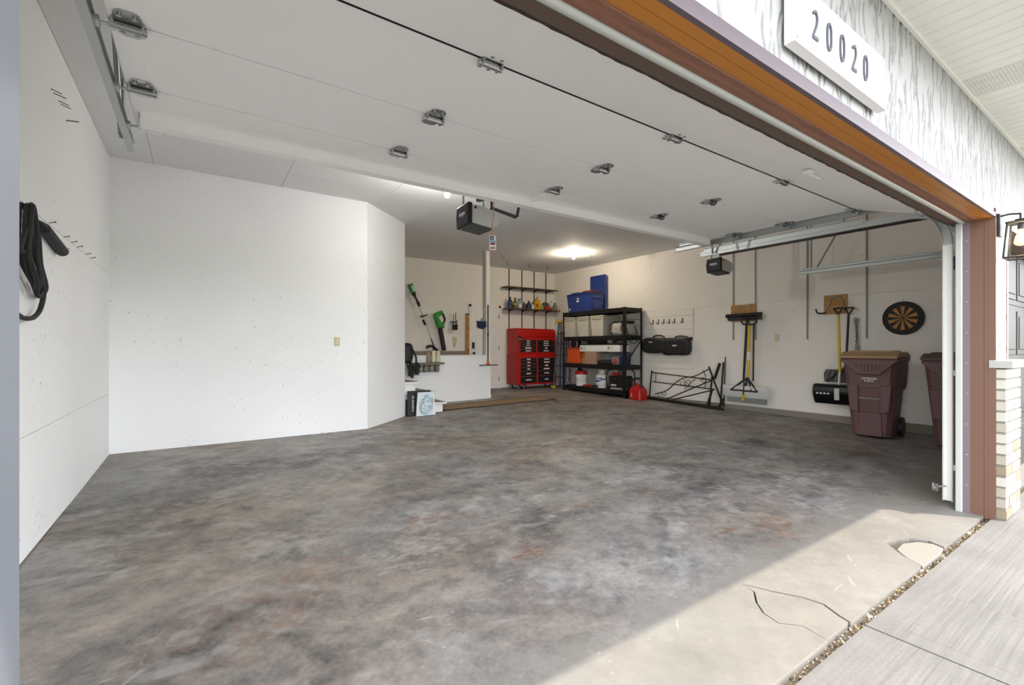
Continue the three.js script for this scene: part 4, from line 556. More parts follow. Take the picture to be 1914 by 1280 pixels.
{ // blue tote with its lid standing behind
  const y = TIER[3] + .012, o = thing('storage_tote', 'large open blue plastic tote on top of the black shelf', 'tote', [7.87, y, 8.37]), m = M.blue;
  const b = tub(o, 7.62, 8.08, y, .43, 7.96, 8.78, m, .035); mesh('grip_panel', [rb(7.7, 8.0, y + .3, y + .37, 7.955, 7.97, .004), box(7.72, 7.98, y + .05, y + .27, 7.975, 7.985)], m, b);
  const lab = canvasTex(64, 96, (g) => { g.fillStyle = '#e4e4e2'; g.fillRect(0, 0, 64, 96); g.fillStyle = '#20222a'; g.fillRect(8, 10, 20, 30); g.fillRect(36, 20, 18, 22); g.fillStyle = '#1f3c86'; g.fillRect(0, 44, 64, 10); g.fillStyle = '#f4f4f2'; g.fillRect(4, 60, 56, 30); });
  decal(std('#fff', .5, 0, { map: lab }), .075, .1, o, [-.243, .28, -.03], [0, -Math.PI / 2, 0], 'product_label'); decal(std('#e2e4ea', .5), .04, .05, o, [-.225, .07, -.33], [0, -Math.PI / 2, 0], 'sticker');
  const l = thing('tote_lid', 'blue plastic lid standing upright against the wall behind the tote', 'lid', [8.1, y, 8.2]); mesh('panel', rb(8.118, 8.14, 2.1, 2.96, 7.96, 8.46, .01, 2), m, l); mesh('rim', [rb(8.105, 8.145, 2.93, 2.965, 7.95, 8.47, .012, 2), rb(8.105, 8.145, 2.1, 2.95, 7.945, 7.975, .01, 2), rb(8.105, 8.145, 2.1, 2.95, 8.445, 8.475, .01, 2)], m, l);
  single('folded_cloth', 'dark red folded cloth showing over the rim of the blue tote', 'cloth', soft(.34, .1, .42, .5, .03, 8, 26).translate(7.88, 2.52, -8.2), std('#5a1b1f', .9), [7.88, 2.49, 8.2]);
  single('folded_cloth', 'dark blue garment heaped in the far end of the blue tote', 'cloth', soft(.36, .12, .3, .5, .03, 12, 26).translate(7.86, 2.5, -8.6), std('#1b2a5c', .8), [7.86, 2.47, 8.6]);
}
[[8.50, 8.9, 'far grey plastic tote on the second tier, next to the stepladder'], [8.03, 8.42, 'middle of the three grey plastic totes on the second tier'], [7.54, 7.95, 'near grey plastic tote on the second tier, beside the striped bag']].forEach(([a, b, lab], i) => {
  const y = TIER[2] + .012, o = thing('storage_tote', lab, 'tote', [7.87, y, (a + b) / 2], 'grey totes on the second tier'); const t = tub(o, 7.62, 8.12, y, .47, a, b, M.tote, .03);
  mesh('rib', [.25, .5, .75].map((k) => { const d = mix(a + .03, b - .03, k); return rod([7.647, y + .02, d], [7.628, y + .4, d], .008, .008, 6); }), M.tote, t); mesh('handle_lip', rb(7.605, 7.63, y + .4, y + .425, a + .05, b - .05, .005), M.tote, t);
  if (i === 2) { const s = decal(std('#e8e8e6', .5), .09, .05, o, [.05, .28, .212 - .0], [0, 0, 0], 'sticker'); s.position.z = (b - a) / 2 - .004; s.rotation.x = -.06; }
});
{
  const y = TIER[2] + .012, o = thing('duffel_bag', 'pale striped duffel bag with dark straps on the second tier', 'bag', [7.88, y, 7.2]);
  mesh('bag_body', soft(.42, .3, .5, .6, .025, 15, 40).translate(7.88, y + .14, -7.2), std('#b9b0ab', .85), o); mesh('side_stripe', [6.99, 7.1, 7.2, 7.3, 7.41].map((d) => tube([[7.75, y + .03, d], [7.675, y + .12, d], [7.7, y + .24, d], [7.8, y + .285, d]], .009, 16, 5)), std('#6d635f', .8), o); mesh('dark_band', [tube([[7.72, y + .02, 7.05], [7.68, y + .2, 7.04], [7.78, y + .3, 7.05], [7.95, y + .3, 7.05], [8.08, y + .15, 7.05]], .018, 30, 6), tube([[7.72, y + .02, 7.35], [7.68, y + .2, 7.36], [7.78, y + .3, 7.35], [7.95, y + .3, 7.35]], .018, 30, 6), rb(7.7, 8.05, y + .27, y + .33, 6.98, 7.12, .03, 2)], M.black, o); mesh('strap', tube([[7.75, y + .28, 7.02], [7.72, y + .05, 6.9], [7.78, y - .16, 6.85], [7.95, y - .14, 6.85], [8.0, y + .1, 6.9], [7.98, y + .28, 7.02]], .01, 50, 6), M.black, o);
}
{ // third tier
  const y = TIER[1] + .012;
  { const o = thing('plastic_crate', 'bright orange ribbed plastic container on the third tier', 'container', [7.8, y, 8.58]); mesh('crate_body', rb(7.64, 8.0, y, y + .36, 8.36, 8.8, .015, 2), M.orange, o); mesh('rib', [8.42, 8.5, 8.58, 8.66, 8.74].map((d) => rb(7.63, 7.645, y + .02, y + .33, d - .012, d + .012, .004)), M.orange, o); mesh('crate_lid', rb(7.63, 8.01, y + .36, y + .385, 8.35, 8.81, .008), std('#b8301c', .5), o); }
  { const o = thing('speaker_ball', 'small round black speaker on top of the orange container', 'speaker', [7.72, y + .386, 8.66]); mesh('speaker_body', [ball(7.72, y + .48, 8.66, .075), rod([7.72, y + .386, 8.66], [7.72, y + .43, 8.66], .05, .03)], M.black, o); }
  { const o = thing('cardboard_box', 'tan cardboard box under the long white carton', 'box', [7.82, y, 7.98]); mesh('carton', rb(7.64, 8.0, y, y + .29, 7.78, 8.17, .004), std('#a88a72', .9), o); mesh('tape', box(7.80, 7.84, y + .289, y + .2915, 7.78, 8.17), std('#bfa488', .5), o); }
  { const o = thing('wooden_block', 'brown wooden block between orange container and tan box', 'block', [7.78, y, 8.26]); mesh('block', [rb(7.68, 7.9, y, y + .12, 8.2, 8.33, .004), rb(7.7, 7.88, y + .121, y + .27, 8.21, 8.32, .004)], M.ply, o); }
  { const o = thing('clear_bin', 'see-through bin of colourful toys on the third tier', 'bin', [7.85, y, 7.58]); tub(o, 7.76, 8.06, y, .26, 7.42, 7.76, new THREE.MeshPhysicalMaterial({ color: '#dfe4e6', roughness: .15, transmission: .85, thickness: 0 }), .02); [['#c9a22a', 7.84, .06, 7.66], ['#c03028', 7.84, .07, 7.56], ['#7d93a8', 7.86, .15, 7.68], ['#9aa8b0', 7.85, .16, 7.55], ['#c9c2b2', 7.9, .08, 7.62], ['#4a4f57', 7.82, .06, 7.5]].forEach(([c, a, h, d]) => mesh('toy', ball(a, y + h, d, .05, 1, .8, 1), std(c, .5), o)); }
  single('dark_pouch', 'crumpled black pouch in front of the see-through bin', 'pouch', soft(.1, .1, .4, .6, .04, 18, 26).translate(7.67, y + .052, -7.55), M.black, [7.66, y, 7.55]);
  { const o = thing('toy_sack', 'grey and red bag beside the dark blue bucket', 'bag', [7.78, y, 7.27]); mesh('sack', soft(.2, .2, .2, .6, .03, 19, 26).translate(7.8, y + .1, -7.29), std('#8f9498', .6), o); mesh('red_patch', soft(.06, .14, .1, .7, .02, 20, 18).translate(7.71, y + .09, -7.26), std('#c23a37', .5), o); }
  { const o = thing('bucket', 'dark blue bucket at the near end of the third tier', 'bucket', [7.82, y, 7.02]); mesh('pail', lathe([[0, 0], [.11, 0], [.125, .28], [.132, .285], [.12, .28], [.105, .01], [0, .01]], 7.8, y, 7.04, 24), std('#27345a', .5), o); mesh('bail', tube([[7.8, y + .27, 6.91], [7.7, y + .22, 6.93], [7.68, y + .2, 7.04], [7.7, y + .22, 7.14], [7.8, y + .27, 7.17]], .004, 24, 5), M.grey, o); }
  { const yb = y + .295, o = thing('long_carton', 'long white carton lying across the third tier', 'box', [7.8, yb, 7.75]); mesh('carton', rb(7.64, 7.95, yb, yb + .15, 7.06, 8.33, .004), M.white, o); mesh('carton_seam', box(7.639, 7.951, yb, yb + .151, 7.58, 7.584), M.grey, o); const lt = canvasTex(128, 64, (g) => { g.fillStyle = '#e6e5e1'; g.fillRect(0, 0, 128, 64); g.fillStyle = '#25252a'; for (const [a, b, c, e] of [[20, 18, 8, 30], [34, 8, 10, 44], [50, 20, 6, 28], [92, 12, 4, 36]]) g.fillRect(a, b, c, e); }); decal(std('#fff', .6, 0, { map: lt }), .22, .11, o, [-.161, .075, -.48], [0, -Math.PI / 2, 0], 'printed_mark'); decal(std('#fff', .6, 0, { map: lt }), .2, .1, o, [-.161, .085, .4], [0, -Math.PI / 2, 0], 'printed_mark');
    const p = thing('black_tray', 'flat black tray with a black bag lying on the long white carton', 'tray', [7.8, yb + .151, 7.7]); mesh('tray', rb(7.64, 7.98, yb + .151, yb + .185, 7.13, 8.3, .01), M.black, p); mesh('bag', soft(.3, .14, .8, .5, .03, 22, 30).translate(7.82, yb + .25, -7.8), M.black, p); mesh('fan_head', [rod([7.66, yb + .23, 7.38], [7.72, yb + .25, 7.38], .07, .06, 18)], M.grey, p); }
}
{ // bottom tier
  const y = TIER[0] + .012;
  { const x = 7.8, d = 8.46, o = thing('bucket', 'white bucket with red lid on the bottom tier', 'bucket', [x, y, d]); mesh('pail', lathe([[0, 0], [.125, 0], [.128, .01], [.142, .27], [.15, .275], [.15, .285], [.0, .285]], x, y, d, 28), M.white, o); mesh('lid', lathe([[0, .375], [.12, .37], [.145, .36], [.152, .3], [.152, .28], [.145, .28], [0, .28]], x, y, d, 28), M.red, o); const lt = canvasTex(256, 128, (g) => { g.fillStyle = '#e9e9e4'; g.fillRect(0, 0, 256, 128); g.fillStyle = '#7d8a80'; g.fillRect(20, 74, 170, 6); g.fillStyle = '#b4564e'; g.fillRect(10, 30, 120, 4); g.fillStyle = '#5f7f66'; for (let i = 0; i < 8; i++) g.fillRect(80 + i * 14, 52, 9, 12); g.fillStyle = '#333'; g.fillRect(14, 58, 26, 10); g.fillRect(196, 50, 28, 12); }); const m = new THREE.Mesh(new THREE.CylinderGeometry(.1395, .1305, .19, 28, 1, true), std('#fff', .5, 0, { map: lt })); m.name = 'printed_wrap'; m.position.set(0, .14, 0); m.rotation.y = -3.93; o.add(m); mesh('bail', tube([[x, y + .26, d - .147], [x - .12, y + .2, d - .1], [x - .15, y + .17, d], [x - .12, y + .2, d + .1], [x, y + .26, d + .147]], .003, 24, 5), M.grey, o); mesh('lid_handle', [rb(x - .03, x + .03, y + .37, y + .42, d - .02, d + .02, .006)], M.black, o); }
  { const x = 7.8, d = 7.75, o = thing('propane_tank', 'white propane tank with blue label on the bottom tier', 'gas tank', [x, y, d]); mesh('tank', lathe([[0, .02], [.09, .03], [.14, .07], [.152, .12], [.152, .24], [.14, .29], [.09, .325], [0, .335]], x, y, d, 28), M.white, o); mesh('foot_ring', lathe([[.1, 0], [.108, 0], [.108, .05], [.1, .05]], x, y, d, 24), M.white, o); mesh('collar', [lathe([[.085, .31], [.09, .31], [.09, .43], [.085, .43]], x, y, d, 24)], std('#c9c6bb', .5), o); mesh('valve', [rod([x, y + .33, d], [x, y + .42, d], .02), rod([x - .03, y + .39, d], [x - .075, y + .39, d], .022)], M.silver, o);
    const lt = canvasTex(256, 128, (g) => { g.fillStyle = '#e8e8e6'; g.fillRect(0, 0, 256, 128); g.fillStyle = '#27488f'; g.beginPath(); g.moveTo(0, 10); g.lineTo(150, 10); g.lineTo(120, 34); g.lineTo(230, 14); g.lineTo(60, 112); g.lineTo(0, 112); g.fill(); g.fillStyle = '#f2f2f2'; g.fillRect(14, 26, 80, 12); g.fillRect(10, 54, 110, 12); g.fillRect(150, 70, 60, 10); }); const m = new THREE.Mesh(new THREE.CylinderGeometry(.1535, .1535, .13, 28, 1, true, 0, 2.6), std('#fff', .45, 0, { map: lt })); m.name = 'tank_label'; m.position.set(0, .185, 0); m.rotation.y = -2.08; o.add(m); }
  { const o = thing('pressure_washer', 'black engine-like machine with red trim at the near end of the bottom tier', 'machine', [7.82, y, 7.25]); mesh('engine_block', [rb(7.68, 8.02, y + .04, y + .3, 7.02, 7.42, .03, 2), rod([7.66, y + .16, 7.22], [7.7, y + .16, 7.22], .11, .12, 20)], M.black, o); mesh('frame_tube', [tube([[7.66, y + .01, 6.99], [7.66, y + .36, 7.0], [7.68, y + .43, 7.06], [7.68, y + .43, 7.4], [7.66, y + .36, 7.46], [7.66, y + .01, 7.46]], .013, 50, 8), tube([[8.04, y + .01, 6.99], [8.04, y + .36, 7.0], [8.04, y + .43, 7.06], [8.04, y + .43, 7.4], [8.04, y + .36, 7.46], [8.04, y + .01, 7.46]], .013, 50, 8)], M.blackMetal, o); mesh('fuel_cap', rb(7.69, 7.8, y + .32, y + .37, 7.15, 7.34, .012, 2), M.red, o); mesh('silver_plate', [rb(7.655, 7.665, y + .08, y + .12, 7.18, 7.34, .003), rb(7.7, 7.9, y, y + .04, 7.06, 7.4, .01)], M.silver, o); }
  single('red_bottle', 'red tube lying between bucket and propane tank', 'tube', rod([7.68, y + .025, 8.24], [7.68, y + .025, 7.98], .025, .02, 12), M.redDark, [7.68, y, 8.1]);
  { const o = thing('folding_stool', 'thin dark wire stand at the far end of the bottom tier', 'stand', [7.7, y, 8.72]); mesh('leg', [rod([7.66, y, 8.82], [7.68, y + .4, 8.72], .007), rod([7.66, y, 8.66], [7.68, y + .4, 8.7], .007), rod([7.66, y + .02, 8.82], [7.66, y + .02, 8.66], .006)], M.blackMetal, o); }
}
{ // gas can on the floor
  const x = 7.72, d = 6.62, y = floorY(x, d), o = thing('gas_can', 'red plastic gas can with black spout on the floor beside the shelf', 'gas can', [x, y, d]);
  mesh('can_body', prism('x', [[d - .15, y], [d + .15, y], [d + .155, y + .19], [d + .1, y + .27], [d - .06, y + .29], [d - .15, y + .2]], x - .12, x + .13, .02), M.red, o); mesh('molded_handle', tube([[x, y + .27, d - .06], [x, y + .32, d - .02], [x, y + .32, d + .06], [x, y + .27, d + .1]], .02, 20, 8), M.red, o); mesh('spout', [tube([[x, y + .28, d - .08], [x, y + .4, d - .085], [x, y + .45, d - .04], [x - .01, y + .44, d + .08], [x - .02, y + .4, d + .17]], .022, 30, 8), rod([x, y + .27, d - .08], [x, y + .31, d - .08], .034, .03)], M.black, o);
  const lt = canvasTex(64, 96, (g) => { g.fillStyle = '#b51a15'; g.fillRect(0, 0, 64, 96); g.fillStyle = '#e9e3da'; for (let k = 0; k < 4; k++) { g.fillRect(14, 8 + k * 21, 10, 16); g.fillRect(28, 8 + k * 21, 20, 5); g.fillRect(28, 19 + k * 21, 20, 5); } }); decal(std('#fff', .4, 0, { map: lt }), .06, .1, o, [-.1215, .1, -.07], [0, -Math.PI / 2, 0], 'warning_print');
}
// ---------------------------------------------------------------- on the right wall
{
  for (const [d, lab] of [[4.80, 'far slotted standard of the pair behind the push broom board'], [4.39, 'near slotted standard of the pair behind the push broom board'], [3.54, 'slotted metal standard left of the shovel board'], [2.73, 'slotted metal standard between shovel board and dartboard']]) single('shelf_standard', lab, 'shelf standard', box(RX - .014, RX, 1.33, CY, d - .011, d + .011), d > 4 ? M.galvDark : M.grey, [RX, 1.33, d], 'standards on the right wall');
  const slatM = std('#f0ebe2', .5), p = thing('slat_panel', 'white slatted wall panel with black hooks behind the black bag', 'slat panel', [RX, .76, 6.27]); for (let k = 0; k < 9; k++) mesh('slat', rb(RX - .018, RX - .002, .765 + k * .136, .765 + k * .136 + .133, 5.64, 6.87, .003), slatM, p);
  for (const d of [6.62, 6.48, 6.34, 6.2, 6.07, 5.88]) mesh('hook', [rb(RX - .024, RX - .014, 1.70, 1.8, d - .012, d + .012, .003), tube([[RX - .02, 1.71, d], [RX - .06, 1.7, d], [RX - .085, 1.72, d], [RX - .09, 1.745, d]], .007, 14, 6)], M.black, p);
  const b = thing('hanging_bag', 'long black zippered bag hanging on the slatted wall panel', 'bag', [RX - .1, 1.05, 6.23]); mesh('bag_body', [soft(.16, .33, .62, .45, .02, 25, 40).translate(RX - .11, 1.24, -6.5), soft(.16, .36, .66, .45, .02, 27, 40).translate(RX - .11, 1.215, -5.97)], M.black, b); mesh('grip', [tube([[RX - .15, 1.38, 6.55], [RX - .12, 1.44, 6.5], [RX - .12, 1.44, 6.3], [RX - .15, 1.38, 6.2]], .015, 24, 6), tube([[RX - .15, 1.36, 6.0], [RX - .12, 1.42, 5.95], [RX - .1, 1.4, 5.7], [RX - .1, 1.36, 5.68]], .015, 24, 6)], M.black, b); mesh('reflective_patch', [rb(RX - .196, RX - .185, 1.3, 1.325, 6.5, 6.6, .004), rb(RX - .196, RX - .185, 1.22, 1.25, 5.9, 6.0, .004)], M.silver, b); mesh('corner_hook', rb(RX - .04, RX - .014, 1.34, 1.41, 5.65, 5.71, .005), M.black, b);
}
{ // wrought-iron headboard and bed rails leaning on the wall
  const X = RX - .1, o = thing('iron_headboard', 'black wrought-iron headboard with scrolls leaning on the right wall', 'headboard', [X, .08, 5.9]), bar = (a, b, r = .011) => rod([X + (a[2] || 0), a[1], a[0]], [X + (b[2] || 0), b[1], b[0]], r, r, 8), w = (pts, r = .007) => tube(pts.map(([d, y]) => [X, y, d]), r, 40, 6);
  mesh('post', [bar([6.66, .08], [6.59, .70], .014), bar([5.24, .83], [4.94, .1], .016)], M.iron, o); mesh('top_rail', [bar([6.6, .66], [5.2, .58]), bar([6.57, .46], [5.12, .40])], M.iron, o); mesh('curved_rail', w([[6.5, .2], [6.2, .3], [5.98, .48], [5.8, .58], [5.55, .63], [5.24, .78]], .01), M.iron, o); mesh('slant_rail', [bar([6.2, .12], [5.2, .56]), bar([6.05, .12], [5.14, .39])], M.iron, o);
  const scroll = (cd, cy, r, s) => w(Array.from({ length: 18 }, (_, i) => { const t = i / 17, a = s * t * 8.2, q = r * (1 - .75 * t); return [cd + Math.cos(a) * q, cy + Math.sin(a) * q]; }), .005);
  mesh('scroll', [scroll(5.83, .48, .09, 1), scroll(5.7, .5, .08, -1), scroll(5.36, .55, .07, 1), scroll(6.28, .23, .07, -1), w([[5.78, .35], [5.66, .47], [5.52, .58]], .006), w([[6.42, .2], [6.4, .13]], .006)], M.iron, o); mesh('spindle', [bar([6.48, .64], [6.49, .45], .007), bar([5.3, .60], [5.32, .42], .007), bar([5.36, .76], [5.3, .62], .007)], M.iron, o);
  const r = thing('bed_rail', 'long black bed rail lying on the floor under the iron headboard', 'bed rail', [X - .1, .07, 5.75]); mesh('rail', [rod([X - .06, .115, 6.75], [X - .22, .085, 4.83], .026, .026, 4), rod([X - .14, .1, 6.75], [X - .3, .07, 4.75], .018, .018, 4)], M.iron, r);
  const q = thing('bed_leg_pieces', 'upright black iron bars leaning at the end of the headboard', 'iron bars', [X, .07, 5.0]); mesh('bar', [rod([X, .08, 4.93], [X + .06, 1.02, 4.94], .012, .01, 6), rod([X - .02, .08, 4.99], [X + .05, .92, 4.97], .018, .018, 4)], M.iron, q); mesh('slanted_plate', rod([X, .6, 5.12], [X + .03, .9, 5.03], .03, .03, 4), M.iron, q); mesh('foot_bar', [rod([X - .1, .09, 5.16], [X - .02, .64, 5.16], .018, .018, 6), rod([X - .1, .09, 5.2], [X - .08, .4, 5.12], .03, .02, 4), rod([X - .15, .08, 4.95], [X + .02, .24, 4.95], .028, .02, 4)], M.iron, q);
}
{ // push broom, roof rake and brush on a plywood board
  const b1 = thing('plywood_board', 'plywood hanger board with steel hook behind the push broom', 'board', [RX, 1.67, 4.6]); mesh('board', rb(RX - .02, RX, 1.672, 1.978, 4.37, 4.84, .003), M.ply, b1); mesh('hook', tube([[RX - .02, 1.85, 4.72], [RX - .03, 1.94, 4.68], [RX - .03, 1.945, 4.5], [RX - .06, 1.86, 4.46], [RX - .15, 1.8, 4.44]], .008, 30, 6), M.galv, b1);
  const X = RX - .12, o = thing('push_broom', 'black push broom hung head-up on the plywood board', 'broom', [X, .6, 4.5]); mesh('head', [prism('d', [[0, 0], [.01, 0], [.01, .01]], 0, .01), rod([X - .02, 1.775, 4.86], [X - .02, 1.78, 4.21], .034, .034, 10)].slice(1), M.black, o); { const br = []; for (let i = 0; i < 22; i++) { const d = 4.23 + i * .029; br.push(rod([X, 1.75, d], [X + .03, 1.69, d + .005], .013, .016, 5)); } mesh('bristles', br, M.darkGrey, o); } mesh('handle', rod([X + .02, 1.74, 4.5], [X + .02, .62, 4.56], .012), M.blackMetal, o);
  const r = thing('roof_rake', 'white and grey snow pusher with a long yellow handle', 'snow pusher', [X, .2, 4.45]); mesh('handle', [rod([X - .03, .64, 4.44], [X - .03, 1.59, 4.425], .022, .022, 12)], M.yellow, r); mesh('handle_label', rod([X - .03, .98, 4.434], [X - .03, 1.12, 4.432], .0225, .0225, 12), M.white, r); mesh('grip', [tube([[X - .03, 1.6, 4.42], [X - .03, 1.63, 4.55], [X - .03, 1.72, 4.55], [X - .03, 1.73, 4.43], [X - .03, 1.72, 4.32], [X - .03, 1.63, 4.3]], .015, 40, 8, true), rod([X - .03, 1.56, 4.425], [X - .03, 1.71, 4.45], .016)], M.black, r);
  const arc = []; for (let i = 0; i <= 8; i++) { const a = i / 8 * 1.3; arc.push([X - .05 - .03 + .16 * (1 - Math.cos(a)) * .5, .5 - .2 * i / 8]); } const out = arc.map(([x, y]) => [x, y]), inn = [...arc].reverse().map(([x, y]) => [x + .006, y]);
  mesh('blade', prism('d', [...out, ...inn].reverse(), 4.085, 4.895).applyMatrix4(new THREE.Matrix4()), std('#d7d7d5', .45), r); mesh('blade_lip', [rb(X - .08, X - .01, .5, .512, 4.085, 4.895, .005)], std('#d7d7d5', .45), r); { const br = []; for (let i = 0; i < 26; i++) br.push(rb(X - .03, X + .03, .205, .30, 4.14 + i * .027, 4.14 + i * .027 + .022, .004)); mesh('lower_teeth', br, M.grey, r); }
  mesh('brace', [rod([X - .06, .66, 4.44], [X - .07, .43, 4.74], .018, .018, 6), rod([X - .06, .66, 4.44], [X - .07, .43, 4.26], .018, .018, 6), rod([X - .07, .43, 4.75], [X - .07, .425, 4.25], .016, .016, 6), rod([X - .05, .66, 4.44], [X - .06, .43, 4.5], .02, .02, 6), rod([X - .06, .62, 4.42], [X - .07, .43, 4.36], .014, .014, 6)], M.black, r);
  const s = thing('ice_scraper', 'black rod with yellow tip hanging in front of the white snow blade', 'scraper', [X - .09, .24, 4.5]); mesh('rod', rod([X + .0, 1.6, 4.47], [X - .09, .36, 4.5], .011), M.black, s); mesh('tip', rb(X - .11, X - .07, .25, .36, 4.48, 4.525, .008), M.yellow, s);
  single('black_pole', 'dark straight pole right of the yellow handle', 'pole', rod([X, 1.6, 4.36], [X, .6, 4.37], .013), M.blackMetal, [X, .6, 4.37]);
}
{ // shovels on the second board
  const b = thing('plywood_board', 'plywood hanger board with bent steel hook above the black shovel', 'board', [RX, 1.72, 3.13]); mesh('board', rb(RX - .02, RX, 1.72, 2.015, 2.98, 3.295, .003), M.ply, b); mesh('hook', [tube([[RX - .025, 1.75, 3.28], [RX - .03, 1.88, 3.22], [RX - .03, 1.97, 3.18], [RX - .03, 1.98, 3.08], [RX - .03, 1.9, 3.03], [RX - .06, 1.8, 3.02]], .009, 40, 6)], M.galvDark, b); mesh('peg', tube([[RX - .02, 1.74, 3.28], [RX - .12, 1.73, 3.3], [RX - .16, 1.74, 3.33], [RX - .165, 1.8, 3.35]], .012, 20, 6), M.black, b);
  const X = RX - .16, D = (d, y, x = X) => tube([[x, y - .09, d], [x, y - .03, d + .035], [x, y, d + .06], [x, y + .005, d], [x, y, d - .06], [x, y - .03, d - .035]], .012, 40, 8, true);
  const blade = (o, d0, d1, y0, y1, x, mat) => { const poly = []; for (let i = 0; i <= 10; i++) { const t = i / 10; poly.push([x + .09 * Math.sin(t * 2.4) - .03, mix(y0, y1, t)]); } for (let i = 10; i >= 0; i--) { const t = i / 10; poly.push([x + .09 * Math.sin(t * 2.4) - .022, mix(y0, y1, t)]); } return prism('d', poly.map(([a, c]) => [2 * x - a, c]), d0, d1); };
  const s1 = thing('snow_shovel', 'yellow-handled snow shovel with glossy black blade', 'shovel', [X, .33, 3.02]); mesh('handle', [rod([X, .82, 3.02], [X, 1.7, 3.04], .018), rod([X, .8, 3.02], [X, .9, 3.02], .022)], M.yellow, s1); mesh('grip', D(3.045, 1.79), M.black, s1); mesh('socket', [rod([X - .01, .81, 3.02], [X - .05, .55, 3.02], .017, .02), rb(X - .125, X - .095, .4, .58, 2.985, 3.055, .014, 2), rod([X - .03, .62, 3.02], [X - .11, .5, 3.02], .017)], M.silver, s1); mesh('blade', [blade(s1, 2.79, 3.35, .33, .62, X - .05), rb(X - .06, X - .02, .6, .635, 2.79, 3.35, .01)], M.blackGloss, s1); mesh('blade_mark', [0, 1, 2, 3].map((k) => rb(X - .117, X - .112, .48, .51, 3.12 + k * .05, 3.15 + k * .05, .002)), M.white, s1);
  const X2 = RX - .06, s2 = thing('snow_shovel', 'dark-handled snow shovel with ridged grey blade behind the black one', 'shovel', [X2, .6, 3.08]); mesh('handle', [rod([X2 - .03, .85, 2.97], [X2 - .03, 1.72, 2.93], .016)], M.black, s2); mesh('grip', D(2.925, 1.79, X2 - .03), M.black, s2); mesh('blade', [prism('x', [[2.9, .66], [3.27, .66], [3.275, .8], [3.24, .855], [2.93, .855], [2.9, .8]], X2 - .02, X2 + .01, .008)], M.darkGrey, s2); mesh('ridge', [3.2, 3.13, 3.06].map((d) => rod([X2 - .03, .84, d], [X2 - .03, .67, d + .05], .008)), M.grey, s2); mesh('neck', tube([[X2 - .03, .66, 3.22], [X2 - .05, .78, 3.1], [X2 - .05, .86, 3.0], [X2 - .04, .95, 2.96]], .013, 24, 6), M.black, s2);
  const ch = []; for (let k = 0; k < 26; k++) { const y = 1.62 - k * .033; ch.push(new THREE.TorusGeometry(.017, .005, 5, 10).scale(1, 1.35, 1).rotateY(k % 2 ? 0 : 1.57).translate(RX - .05, y, -(2.86 - .02 * Math.sin(k * .2)))); ch.push(new THREE.TorusGeometry(.015, .005, 5, 10).scale(1, 1.35, 1).rotateY(k % 2 ? 1.57 : 0).translate(RX - .04, y - .01, -(2.83 + .015 * Math.sin(k * .3)))); } single('chain', 'grey steel chain hanging beside the dark shovel handle', 'chain', ch, M.galvDark, [RX - .05, .8, 2.86]);
}
{ // dartboard
  const y = 1.608, d = 2.3, o = thing('dartboard', 'round dartboard with orange and black wedges on the right wall', 'dartboard', [RX, y, d]);
  const disc = (r0, r1, a0, a1, x0, x1, n = 4) => { const P = []; for (let i = 0; i <= n; i++) { const a = mix(a0, a1, i / n); P.push([Math.cos(a) * r1 + d, Math.sin(a) * r1 + y]); } for (let i = n; i >= 0; i--) { const a = mix(a0, a1, i / n); P.push([Math.cos(a) * r0 + d, Math.sin(a) * r0 + y]); } return prism('x', P, RX - x1, RX - x0); };
  mesh('outer_ring', [rod([RX, y, d], [RX - .03, y, d], .235, .232, 48), ...[0, 1, 2, 3].map((k) => disc(.17, .234, k * 1.5708, (k + 1) * 1.5708, .03, .036, 12))], std('#24201f', .75), o);
  const A = std('#b9803f', .7), B = std('#231d19', .7), c = Math.PI / 10;
  for (let k = 0; k < 20; k++) { const a = (k - .5) * c; mesh('wedge', [disc(.02, .095, a, a + c, .029, .033), disc(.1, .165, a, a + c, .029, .033)], k % 2 ? A : B, o); }
  mesh('scoring_ring', [0, 1, 2, 3].map((k) => disc(.095, .1, k * 1.5708, (k + 1) * 1.5708, .03, .035, 12)).concat([0, 1, 2, 3].map((k) => disc(.165, .17, k * 1.5708, (k + 1) * 1.5708, .03, .035, 12))), std('#5a4a3a', .5), o); mesh('bullseye', rod([RX - .028, y, d], [RX - .036, y, d], .021, .021, 16), std('#3b3a36', .6), o); mesh('hanging_nail', rod([RX, y + .255, d], [RX - .02, y + .258, d], .005, .005, 6), M.rust, o);
}
